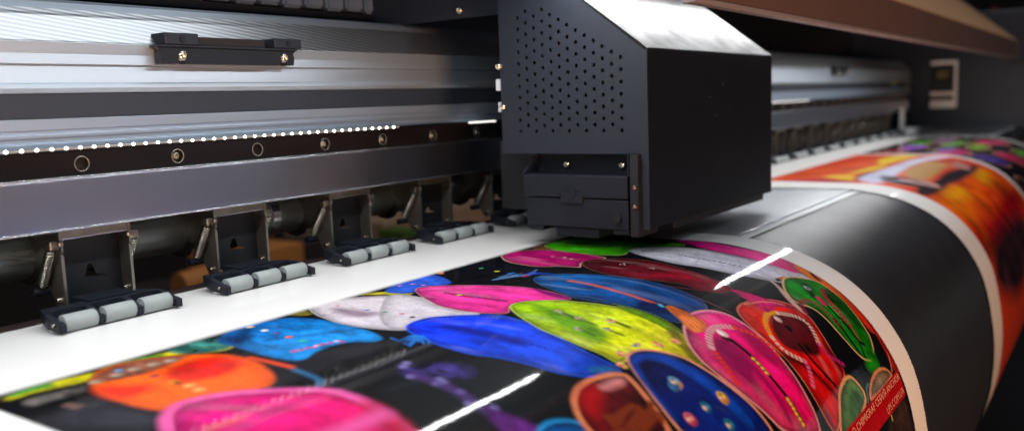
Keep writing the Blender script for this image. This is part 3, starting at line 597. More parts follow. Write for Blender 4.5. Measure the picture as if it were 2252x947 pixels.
('l',[[376.8,263.9],[377.4,272.8]],(70,100,0),{'w':2.5,'soft':1.2}),
('d',[[376.8,263.9],[376.4,265.7],[376.8,262.3]],(150,150,120),{'r':1.41}),
('l',[[389.3,259.6],[390.1,269.2]],(90,110,0),{'w':2.5,'soft':1.2}),
('d',[[388.3,258.8],[389.0,260.7]],(225,150,110),{'r':1.52}),
('d',[[375.1,282.5],[372.2,282.2]],(160,170,160),{'r':1.52}),
('d',[[386.7,287.5],[387.1,289.3]],(235,140,130),{'r':2.07}),
('d',[[400.9,291.0],[401.1,293.0]],(235,180,100),{'r':2.17}),
('d',[[358.0,282.3]],(240,150,130),{'r':2.39}),
('d',[[348.3,288.2],[348.4,289.6]],(225,190,90),{'r':2.17}),
('d',[[380.4,233.2]],(190,190,160),{'r':0.98}),
('d',[[377.5,233.1]],(120,130,90),{'r':0.98}),
('d',[[381.2,230.8]],(230,160,130),{'r':0.98}),
('d',[[377.2,247.7]],(120,130,90),{'r':0.98}),
('d',[[377.3,245.7]],(230,160,130),{'r':0.98}),
('d',[[380.3,245.8]],(190,190,160),{'r':0.98}),
('d',[[362.8,254.5]],(230,160,130),{'r':0.98}),
('d',[[365.6,252.7]],(190,190,160),{'r':0.98}),
('d',[[365.6,254.5]],(120,130,90),{'r':0.98}),
('d',[[375.7,263.4]],(190,190,160),{'r':0.98}),
('d',[[378.8,263.3]],(120,130,90),{'r':0.98}),
('d',[[376.0,265.1]],(230,160,130),{'r':0.98}),
('d',[[390.1,258.4]],(120,130,90),{'r':0.98}),
('d',[[390.5,260.1]],(230,160,130),{'r':0.98}),
('d',[[387.2,260.3]],(190,190,160),{'r':0.98}),
('d',[[376.7,282.0]],(230,160,130),{'r':0.98}),
('d',[[374.9,283.5]],(190,190,160),{'r':0.98}),
('d',[[373.7,282.1]],(120,130,90),{'r':0.98}),
('d',[[387.9,288.1]],(240,150,140),{'r':1.3}),
('d',[[385.0,287.8]],(240,200,110),{'r':1.3}),
('d',[[387.4,286.6]],(220,120,100),{'r':1.3}),
('d',[[399.9,292.8]],(240,200,110),{'r':1.3}),
('d',[[399.1,291.4]],(220,120,100),{'r':1.3}),
('d',[[402.2,291.6]],(240,150,140),{'r':1.3}),
('d',[[356.1,282.9]],(220,120,100),{'r':1.3}),
('d',[[358.1,281.6]],(240,150,140),{'r':1.3}),
('d',[[358.8,283.0]],(240,200,110),{'r':1.3}),
('d',[[346.8,287.6]],(240,150,140),{'r':1.3}),
('d',[[349.4,287.6]],(240,200,110),{'r':1.3}),
('d',[[347.7,288.8]],(220,120,100),{'r':1.3}),
('l',[[415.2,246.0],[418.4,259.7],[419.1,275.9],[414.0,290.7]],(120,140,10),{'w':1.12,'dash':1.38}),
('l',[[389.2,211.0],[397.4,226.3],[404.8,243.3]],(90,130,10),{'w':0.88,'dash':1.38}),
('l',[[446.8,176.0],[458.2,188.7],[463.0,210.3],[464.0,233.1]],(90,160,200),{'w':0.88,'dash':1.26}),
('l',[[505.8,177.4],[515.0,189.7],[519.6,207.8]],(170,90,80),{'w':0.75,'dash':1.15}),
('l',[[384.7,131.4],[399.7,145.2],[407.7,164.6],[414.8,187.6]],(240,150,190),{'w':0.88,'dash':1.26}),
('l',[[321.6,183.6],[335.3,185.4],[345.5,198.1],[353.4,215.4]],(60,120,240),{'w':1.0,'dash':1.38}),
('l',[[228.3,213.1],[248.7,214.1],[277.5,214.9],[296.4,214.5]],(90,90,95),{'w':1.0,'soft':0.8}),
('l',[[258.9,217.3],[279.7,213.9],[296.2,214.3]],(60,62,70),{'w':1.0,'soft':2}),
('l',[[242.0,238.5],[258.4,241.8],[285.8,241.2]],(38,40,50),{'w':2,'soft':4}),
('p',[[256.4,175.9],[271.7,178.3],[292.3,189.2],[295.8,204.4],[267.0,201.6],[252.4,192.7]],(38,38,44),{'soft':2,'n':0.4}),
('p',[[172.0,145.5],[171.6,166.5],[176.1,186.9],[167.7,195.2],[156.9,176.5],[149.6,163.8],[161.6,144.8]],(46,46,52),{'soft':3,'n':0.3}),
('p',[[268.5,221.5],[271.3,230.5],[280.6,236.6],[284.9,246.9],[278.1,253.4],[267.5,249.9],[260.8,241.0],[259.0,232.7]],(60,48,110),{'soft':4,'n':1.2}),
('d',[[269.9,224.1],[259.0,236.4],[265.5,246.7],[264.3,249.5],[261.1,248.6],[265.7,226.0],[262.4,259.9],[257.7,268.3],[263.3,276.5]],(130,120,175),{'r':2.17,'soft':1.5}),
('l',[[261.4,235.5],[262.1,249.6],[261.5,261.8],[258.8,275.3]],(92,60,130),{'w':3,'soft':3}),
('p',[[261.6,273.2],[263.6,278.5],[266.3,285.5],[269.9,294.2],[270.5,300.6],[252.7,293.4],[253.6,286.1],[255.7,278.9]],(112,42,140),{'soft':2,'n':0.4}),
('p',[[268.8,294.4],[276.5,294.1],[284.9,297.5],[290.5,303.1],[291.1,309.2],[287.4,314.6],[258.0,299.4]],(10,100,180),{'rim':((30,150,220),2),'soft':1,'n':0.2}),
('p',[[249.3,117.0],[270.1,102.7],[288.5,102.5],[300.1,111.7],[305.4,128.2],[304.0,145.6],[302.2,166.7],[294.0,188.9],[286.4,188.7],[280.5,175.6],[262.9,175.1],[248.4,182.4],[245.5,169.3],[246.4,152.3],[248.7,135.4]],(0,108,178),{'n':0.35,'soft':1,'g':[[272.8,114.5],[283.4,172.5],(20,130,205)]}),
('p',[[251.6,119.8],[267.0,111.3],[279.4,110.7],[258.5,132.8],[249.8,134.0]],(10,60,110),{'soft':3,'n':0.5}),
('l',[[265.4,138.5],[279.3,150.1],[298.6,163.6]],(10,70,130),{'w':2,'soft':3}),
('d',[[276.9,110.1]],(225,205,140),{'r':2.0}),
('d',[[275.9,122.7]],(225,225,225),{'r':2.0}),
('d',[[275.2,132.3]],(120,80,160),{'r':1.8}),
('d',[[273.3,143.8]],(235,110,50),{'r':2.0}),
('d',[[271.9,155.8]],(60,190,150),{'r':2.2}),
('d',[[260.1,166.6],[264.0,167.3],[266.9,169.3],[272.1,168.9],[275.5,170.4],[279.6,173.9],[257.2,165.9]],(215,50,90),{'r':1.5,'soft':0.8}),
('d',[[268.9,168.4],[279.5,170.8]],(220,190,200),{'r':1.5,'soft':0.8}),
('p',[[183.5,122.5],[194.1,110.4],[205.9,108.6],[219.2,114.5],[231.1,126.4],[240.1,142.5],[239.2,161.3],[234.2,176.6],[226.9,190.4],[219.0,197.5],[209.6,195.0],[198.1,186.4],[187.7,183.0],[178.7,186.6],[175.6,170.2],[176.0,153.6],[177.0,140.7]],(246,110,24),{'n':0.12,'soft':1.2,'g':[[197.1,120.4],[221.2,180.2],(240,88,16)]}),
('p',[[207.3,138.9],[226.5,133.0],[237.2,143.5],[234.8,160.4],[220.6,168.4],[205.8,162.8],[201.0,154.0]],(216,34,14),{'soft':4,'n':0.2}),
('p',[[180.3,132.0],[188.6,142.0],[196.2,150.5],[189.6,158.3],[179.0,158.0],[176.8,149.5]],(222,44,10),{'soft':4}),
('p',[[184.6,122.0],[194.5,112.8],[206.2,111.0],[215.9,113.6],[229.4,125.9],[224.7,129.8],[205.6,135.8],[187.1,131.6]],(150,90,70),{'soft':2.5,'n':0.4}),
('d',[[185.3,125.9],[195.2,125.1],[203.8,124.1],[212.3,125.2],[219.8,126.9]],(170,150,130),{'r':3.0,'soft':2}),
('d',[[199.2,119.8]],(90,160,200),{'r':2.0,'soft':1}),
('d',[[202.6,141.2]],(150,60,90),{'r':2.2,'soft':1.2}),
('d',[[202.0,155.9]],(190,130,30),{'r':2.6,'soft':1.2}),
('d',[[202.3,166.6],[201.3,174.5]],(215,170,100),{'r':2.6,'soft':1.5}),
('d',[[201.5,160.0]],(40,20,20),{'r':1.6,'soft':1.5}),
('l',[[240.5,155.7],[240.7,171.2],[240.1,184.6]],(222,80,40),{'w':3.0,'soft':1.2}),
('l',[[238.6,187.5],[236.8,197.9],[234.3,208.9],[228.9,214.2]],(50,110,150),{'w':2.5,'soft':1.2}),
('d',[[164.0,144.7],[164.3,149.6]],(120,90,80),{'r':2.5,'soft':2}),
('p',[[172.4,190.2],[179.0,183.7],[187.4,179.6],[196.6,182.4],[206.1,187.7],[216.2,198.6],[224.7,211.5],[230.2,222.2],[230.5,232.5],[230.5,242.8],[228.8,254.5],[226.3,264.4],[223.5,273.5],[211.6,284.2],[171.9,261.8],[155.4,235.5],[160.5,211.0]],(222,24,132),{'rim':((232,90,160),5),'n':0.12,'soft':1.5,'g':[[187.1,189.8],[221.1,261.6],(210,16,90)]}),
('p',[[228.2,237.9],[229.9,248.5],[226.3,264.4],[221.6,275.2],[217.9,269.3],[222.6,250.5]],(200,10,50),{'soft':4,'n':0.3}),
('l',[[177.2,215.4],[188.6,216.5]],(205,90,70),{'w':4,'soft':3}),
('l',[[183.6,222.9],[204.9,221.1],[215.2,222.2]],(170,60,120),{'w':2,'soft':4}),
('l',[[197.9,251.5],[211.1,252.2],[224.7,252.4]],(240,110,180),{'w':5,'soft':5}),
('p',[[298.7,290.5],[309.7,286.0],[321.8,285.6],[337.0,288.7],[343.8,293.5],[342.1,299.5],[338.8,307.6],[334.6,317.8],[328.7,332.1],[286.3,315.4],[287.4,305.2],[290.9,298.2]],(120,14,24),{'rim':((222,130,86),3),'n':0.3,'soft':0.8,'g':[[310.9,290.0],[327.3,313.0],(60,10,14)]}),
('p',[[302.8,292.8],[311.7,289.5],[321.1,290.9],[312.8,298.3],[299.8,304.2],[298.6,299.0]],(180,14,20),{'soft':5}),
('p',[[319.7,293.0],[330.0,292.8],[338.0,295.6],[332.9,297.3],[321.5,295.5]],(235,150,150),{'soft':3}),
('l',[[303.5,309.0],[315.6,308.6],[324.2,308.6]],(130,56,24),{'w':3.25,'soft':1}),
('l',[[303.1,311.7],[311.0,310.1],[315.4,308.9]],(130,56,24),{'w':3.25,'soft':1}),
('l',[[308.7,315.6],[318.6,313.6],[324.9,312.0]],(130,56,24),{'w':3.25,'soft':1}),
('l',[[310.8,318.0],[321.4,316.3],[328.4,315.0]],(130,56,24),{'w':3.25,'soft':1}),
('l',[[315.5,320.1],[324.3,319.0],[329.4,318.2]],(130,56,24),{'w':3.25,'soft':1}),
('l',[[304.0,306.3],[307.8,308.5],[307.8,311.1]],(130,56,24),{'w':3.25,'soft':1}),
('l',[[305.2,315.3],[303.0,314.6],[297.3,314.2]],(130,56,24),{'w':3.25,'soft':1}),
('l',[[326.2,311.1],[325.4,313.9],[320.6,317.0]],(130,56,24),{'w':3.25,'soft':1}),
('l',[[335.2,312.2],[332.5,314.2],[325.7,316.6]],(130,56,24),{'w':3.25,'soft':1}),
('l',[[332.1,316.6],[333.3,318.9],[330.3,321.5]],(130,56,24),{'w':3.25,'soft':1}),
('p',[[482.9,292.8],[495.0,291.4],[520.1,296.2],[536.0,307.0],[541.7,321.0],[533.2,336.6],[526.2,350.8],[525.1,362.3],[507.2,365.2],[472.2,382.6],[463.3,376.9],[466.5,352.8],[468.9,334.1],[467.6,318.8],[471.7,302.5],[477.6,295.7]],(214,24,10),{'rim':((230,120,90),1),'n':0.2,'g':[[504.9,303.6],[487.6,367.1],(190,8,14)]}),
('p',[[505.2,306.5],[522.6,312.0],[533.4,322.4],[529.4,331.9],[518.8,338.9],[508.1,345.1],[495.8,339.6],[479.7,329.4],[483.0,318.5]],(96,10,26),{'soft':1.5,'n':0.4}),
('p',[[492.8,296.6],[506.2,297.1],[491.4,303.1],[472.8,316.6],[472.4,310.8],[481.2,301.4]],(240,60,40),{'soft':1,'n':0.3}),
('p',[[528.1,335.1],[527.1,357.0],[521.8,362.7],[518.0,348.3]],(120,8,30),{'soft':2}),
('l',[[471.4,333.1],[483.3,343.2],[488.8,353.8],[494.6,368.1]],(70,5,10),{'w':5.1,'soft':2.5}),
('l',[[496.2,332.4],[494.8,347.0],[502.3,366.5]],(30,5,10),{'w':3.4,'soft':1}),
('l',[[511.1,309.5],[502.8,306.3],[493.3,308.2],[483.6,312.9],[477.1,320.1]],(225,180,40),{'w':3.74,'dash':1.56}),
('l',[[477.1,320.1],[474.3,328.5],[479.9,336.0],[486.1,341.1]],(225,190,170),{'w':3.74,'dash':1.85}),
('l',[[486.1,341.1],[483.8,346.4],[474.2,353.9]],(220,110,150),{'w':3.74,'dash':1.7}),
('l',[[512.1,309.8],[525.7,317.2],[530.7,325.2],[524.4,333.9],[518.8,338.9]],(225,190,180),{'w':3.74,'dash':1.56}),
('l',[[517.7,339.3],[517.7,346.6],[529.5,357.0]],(190,40,130),{'w':3.06,'dash':1.56}),
('d',[[504.1,313.0]],(215,180,180),{'r':2.99}),
('d',[[503.3,321.1],[502.1,336.8]],(25,5,8),{'r':3.11,'soft':1.5}),
('p',[[506.5,277.7],[512.8,282.8],[520.9,297.3],[534.7,310.6],[538.5,315.7],[520.3,305.2],[504.3,306.9],[501.3,305.0],[502.7,295.6],[503.9,284.9]],(200,10,110),{'n':0.6,'soft':0.4}),
('p',[[557.2,283.8],[557.6,289.8],[551.7,299.7],[544.5,310.2],[540.2,321.5],[537.1,319.4],[538.0,309.4],[543.4,301.2],[552.6,293.2]],(236,200,190),{'soft':0.4}),
('p',[[563.2,287.7],[578.2,290.2],[569.9,293.2],[561.7,291.4]],(20,30,10),{'soft':0.5}),
('d',[[569.0,290.7],[573.2,290.4],[575.7,290.8]],(200,120,60),{'r':1.49}),
('p',[[574.0,290.2],[585.8,293.2],[595.6,299.3],[602.9,303.6],[605.5,310.2],[606.5,319.3],[605.9,329.6],[603.2,339.3],[600.5,349.3],[598.1,356.9],[589.5,364.7],[576.2,369.3],[563.6,364.9],[557.8,357.0],[555.0,343.0],[556.5,330.7],[555.4,320.0],[546.1,313.0],[544.9,306.3],[553.4,298.2],[564.0,293.2]],(16,142,20),{'rim':((226,180,120),1.5),'n':0.25,'g':[[574.1,300.9],[566.1,352.3],(8,110,16)]}),
('p',[[580.6,300.8],[588.1,303.3],[582.0,310.6],[576.6,317.0],[569.9,314.8],[573.6,307.6]],(10,60,10),{'soft':2.5}),
('p',[[591.3,313.5],[604.9,319.8],[605.9,329.6],[600.6,340.2],[595.1,351.6],[588.3,348.2],[589.3,335.4],[587.1,326.0],[583.5,319.2]],(8,70,10),{'soft':3,'n':0.5}),
('p',[[587.7,345.3],[589.5,354.3],[588.1,365.6],[581.9,374.1],[572.2,369.6],[576.7,357.0]],(20,110,14),{'soft':3,'n':0.4}),
('p',[[568.7,364.3],[580.8,368.7],[581.9,374.1],[567.7,373.3],[560.2,369.4]],(30,160,20),{'soft':4}),
('l',[[541.5,319.1],[545.1,315.6],[549.9,312.3],[555.6,311.7],[564.0,315.4],[566.6,319.8],[566.4,326.9],[565.0,334.1],[566.0,340.6]],(150,16,70),{'w':3.96,'dash':1.48}),
('l',[[596.1,313.4],[602.5,317.5],[603.3,320.4]],(80,16,50),{'w':3.6,'dash':1.48}),
('l',[[595.3,313.7],[587.2,318.4],[581.8,324.5],[581.5,333.1],[579.7,342.4]],(150,16,70),{'w':3.96,'dash':1.48}),
('l',[[578.9,317.8],[576.6,326.5],[575.1,337.1],[576.5,343.7]],(8,20,8),{'w':2.88,'soft':0.6}),
('l',[[567.5,333.4],[565.5,343.7],[563.5,352.4],[563.4,359.5]],(10,20,12),{'w':2.88,'soft':0.5}),
('l',[[576.8,336.1],[575.0,345.5],[575.0,353.9],[579.2,357.3]],(10,20,12),{'w':2.88,'soft':0.5}),
('l',[[575.0,353.9],[567.5,363.5]],(10,20,12),{'w':1.92,'soft':0.5}),
('d',[[566.5,333.9],[566.8,337.2],[575.3,336.7]],(150,20,70),{'r':1.09}),
('d',[[580.7,306.6]],(170,180,190),{'r':2.82}),
('d',[[580.9,306.7]],(60,80,110),{'r':1.41}),
('l',[[576.6,317.0],[575.5,321.2]],(214,30,110),{'w':5.4}),
('p',[[417.8,287.4],[429.6,283.0],[445.3,280.0],[460.0,283.7],[468.6,292.4],[469.6,303.4],[468.1,318.6],[465.2,332.5],[463.0,345.3],[459.5,356.4],[456.6,367.1],[449.2,376.9],[412.6,362.4],[407.0,347.4],[401.4,334.8],[397.4,322.1],[397.0,308.9],[403.6,297.5]],(226,12,126),{'rim':((228,150,150),1.6),'n':0.2,'g':[[443.1,287.1],[439.2,357.3],(200,6,90)]}),
('p',[[427.0,298.6],[439.8,307.8],[435.8,327.0],[415.3,336.9],[411.2,321.0],[410.0,310.6]],(150,5,90),{'soft':4,'n':0.2}),
('p',[[459.2,299.2],[466.2,310.5],[462.8,323.9],[459.7,338.3],[451.3,332.4],[448.1,318.4]],(170,8,90),{'soft':3}),
('l',[[406.1,327.9],[409.6,320.4],[413.9,312.1],[418.0,305.5]],(225,60,30),{'w':4.08,'dash':1.7}),
('l',[[418.0,305.5],[425.5,299.9],[436.6,296.2],[446.4,297.2],[455.4,302.3]],(215,170,170),{'w':4.42,'dash':1.7}),
('l',[[456.0,302.8],[463.9,311.5],[467.2,322.0],[465.1,329.3]],(225,70,40),{'w':3.74,'dash':1.85}),
('d',[[440.5,301.7],[440.7,302.6]],(235,215,215),{'r':3.24}),
('p',[[436.4,302.4],[440.0,306.3],[442.3,310.9],[435.9,308.2],[434.6,304.7]],(40,5,20),{'soft':1}),
('l',[[439.8,307.8],[440.3,318.9],[438.9,331.8],[438.6,348.1],[437.2,365.3]],(25,5,15),{'w':3.4,'soft':0.5}),
('d',[[439.5,323.3],[439.5,326.5],[439.3,330.0],[438.8,333.1],[437.9,350.2],[437.7,352.7],[437.1,355.5],[436.7,358.3],[436.8,361.5],[436.7,364.5]],(220,200,50),{'r':1.49}),
('p',[[437.4,266.9],[442.5,268.5],[441.8,276.9],[441.8,287.8],[440.7,292.6],[430.1,295.5],[421.8,294.3],[421.6,289.1],[427.9,280.8],[432.8,271.8]],(242,140,72),{'n':0.3,'soft':0.4}),
('l',[[438.1,269.3],[426.6,284.1],[422.2,291.8]],(190,80,40),{'w':0.68,'soft':0.3}),
('l',[[438.1,269.3],[430.1,283.8],[426.3,291.6]],(190,80,40),{'w':0.68,'soft':0.3}),
('l',[[438.1,269.3],[433.6,283.5],[430.4,291.4]],(190,80,40),{'w':0.68,'soft':0.3}),
('l',[[438.1,269.3],[437.2,283.1],[434.6,291.2]],(190,80,40),{'w':0.68,'soft':0.3}),
('l',[[438.1,269.3],[440.9,282.8],[438.8,291.0]],(190,80,40),{'w':0.68,'soft':0.3}),
('l',[[438.1,269.3],[444.6,282.4],[443.1,290.8]],(190,80,40),{'w':0.68,'soft':0.3}),
('d',[[436.6,264.7],[435.7,266.3]],(60,170,210),{'r':1.52}),
('l',[[495.0,293.6],[517.6,298.6],[529.7,307.8]],(240,150,120),{'w':1.36,'dash':1.42}),
('l',[[443.2,281.7],[457.3,284.9],[466.0,293.5],[467.0,304.5]],(240,120,190),{'w':1.36,'dash':1.42}),
('l',[[432.1,325.7],[430.3,342.3],[425.9,358.8]],(150,5,90),{'w':3.74,'soft':2}),
('l',[[494.5,286.5],[494.2,278.8],[479.8,263.7],[471.8,248.9]],(120,40,40),{'w':1.02,'soft':0.5}),
('l',[[470.5,267.8],[469.9,279.3],[472.7,293.5]],(110,60,70),{'w':1.19,'soft':0.5}),
('l',[[589.0,314.4],[585.0,330.1],[577.3,353.1]],(190,60,20),{'w':1.53,'soft':0.6}),
('p',[[357.6,284.8],[364.8,283.6],[372.5,285.2],[380.6,290.1],[390.3,300.7],[393.7,310.1],[398.1,325.0],[403.4,341.2],[404.4,358.3],[395.2,365.7],[338.6,343.3],[334.7,330.9],[336.3,320.7],[340.4,309.2],[346.1,298.4],[352.0,289.5]],(6,14,66),{'rim':((226,150,112),1.9),'n':0.3,'g':[[361.9,293.5],[376.3,333.6],(6,30,120)]}),
('p',[[358.4,287.1],[365.1,286.7],[372.5,289.1],[380.3,295.4],[385.0,303.4],[388.9,318.2],[392.2,334.2],[392.3,350.2],[383.7,348.2],[380.8,331.2],[378.1,315.3],[374.0,301.4],[366.1,292.5],[358.3,291.7],[350.7,299.7],[343.1,314.2],[341.0,326.0],[337.6,325.3],[340.6,311.7],[346.9,298.0],[352.8,290.9]],(14,80,190),{'soft':1.5,'n':0.2}),
('d',[[364.4,309.0],[365.5,309.8],[363.2,310.4]],(110,160,190),{'r':2.74,'soft':0.8}),
('d',[[363.8,310.9],[364.9,311.7],[362.7,312.2]],(200,150,110),{'r':2.74,'soft':0.8}),
('d',[[384.5,328.1],[385.9,328.9],[383.7,329.4]],(225,180,70),{'r':2.74,'soft':0.8}),
('d',[[384.3,329.3],[385.7,330.1],[383.5,330.6]],(200,140,60),{'r':2.74,'soft':0.8}),
('d',[[366.4,327.3],[367.8,328.1],[365.7,328.5]],(30,110,150),{'r':2.74,'soft':0.8}),
('d',[[348.8,327.0],[350.1,327.7],[348.1,328.2]],(225,120,140),{'r':2.74,'soft':0.8}),
('d',[[348.9,328.0],[350.2,328.8],[348.3,329.2]],(190,70,90),{'r':2.74,'soft':0.8}),
('d',[[372.0,339.9],[373.5,340.8],[371.4,341.2]],(30,120,150),{'r':2.74,'soft':0.8}),
('d',[[360.2,310.9],[361.4,311.7],[359.2,312.2]],(60,110,160),{'r':2.74,'soft':0.8}),
('d',[[365.5,310.3]],(150,190,200),{'r':1.37}),
('d',[[362.9,310.0]],(230,190,160),{'r':1.37}),
('d',[[364.7,309.1]],(90,114,120),{'r':1.37}),
('d',[[365.5,310.4]],(150,190,200),{'r':1.37}),
('d',[[362.9,310.0]],(230,190,160),{'r':1.37}),
('d',[[386.1,329.4]],(240,200,90),{'r':1.37}),
('d',[[383.2,328.9]],(230,190,160),{'r':1.37}),
('d',[[384.8,328.1]],(144,120,54),{'r':1.37}),
('d',[[386.1,329.4]],(240,200,90),{'r':1.37}),
('d',[[383.2,328.9]],(230,190,160),{'r':1.37}),
('d',[[368.0,328.5]],(60,150,190),{'r':1.37}),
('d',[[365.3,328.1]],(230,190,160),{'r':1.37}),
('d',[[366.7,327.3]],(36,90,114),{'r':1.37}),
('d',[[368.0,328.5]],(60,150,190),{'r':1.37}),
('d',[[365.3,328.1]],(230,190,160),{'r':1.37}),
('d',[[350.3,328.2]],(240,150,160),{'r':1.37}),
('d',[[347.7,327.8]],(230,190,160),{'r':1.37}),
('d',[[349.1,327.0]],(144,90,96),{'r':1.37}),
('d',[[350.3,328.2]],(240,150,160),{'r':1.37}),
('d',[[347.7,327.8]],(230,190,160),{'r':1.37}),
('d',[[373.7,341.2]],(60,150,190),{'r':1.37}),
('d',[[370.9,340.8]],(230,190,160),{'r':1.37}),
('d',[[372.3,340.0]],(36,90,114),{'r':1.37}),
('d',[[373.7,341.2]],(60,150,190),{'r':1.37}),
('d',[[370.9,340.7]],(230,190,160),{'r':1.37}),
('p',[[497.0,367.2],[502.4,365.1],[512.1,363.2],[521.1,362.6],[527.2,363.5],[531.5,366.0],[534.8,371.8],[536.4,378.2],[532.2,383.1],[515.5,386.6],[499.2,390.2],[487.0,393.2],[470.4,387.4],[474.2,381.7],[484.1,374.7]],(96,140,60),{'rim':((226,160,100),2.2),'n':0.35,'g':[[513.4,366.3],[507.9,382.7],(60,100,36)]}),
('p',[[516.2,368.7],[526.2,371.9],[529.1,379.0],[516.4,382.5],[494.8,382.6],[502.0,374.7]],(46,92,24),{'soft':3,'n':0.4}),
('l',[[548.3,376.0],[541.1,377.3],[537.9,381.0],[534.1,383.7]],(40,140,120),{'w':1.44,'soft':0.3}),
('p',[[549.2,377.4],[557.5,375.2],[569.6,373.9],[581.1,374.5],[591.3,377.5],[596.0,381.6],[598.6,385.8],[575.6,387.1],[551.5,386.1],[538.1,384.9],[541.2,381.3]],(176,150,112),{'rim':((222,140,90),2),'n':0.3}),
('p',[[578.9,397.7],[606.8,401.3],[609.2,415.2],[610.0,427.4],[611.6,436.4],[537.2,410.7]],(60,44,40),{'soft':2,'n':0.4}),
('d',[[566.5,403.1],[566.4,404.6],[566.4,405.8]],(190,190,40),{'r':1.21}),
('l',[[566.1,406.8],[566.0,412.7]],(10,10,10),{'w':1.92}),
('l',[[469.6,369.8],[469.2,375.3],[468.4,379.6]],(30,60,80),{'w':2.4,'soft':2}),
('p',[[612.8,385.3],[609.5,402.2],[535.2,401.7],[517.4,401.7],[465.2,384.2]],(176,8,26),{'rim':None,'soft':0.2,'straight':1}),
]
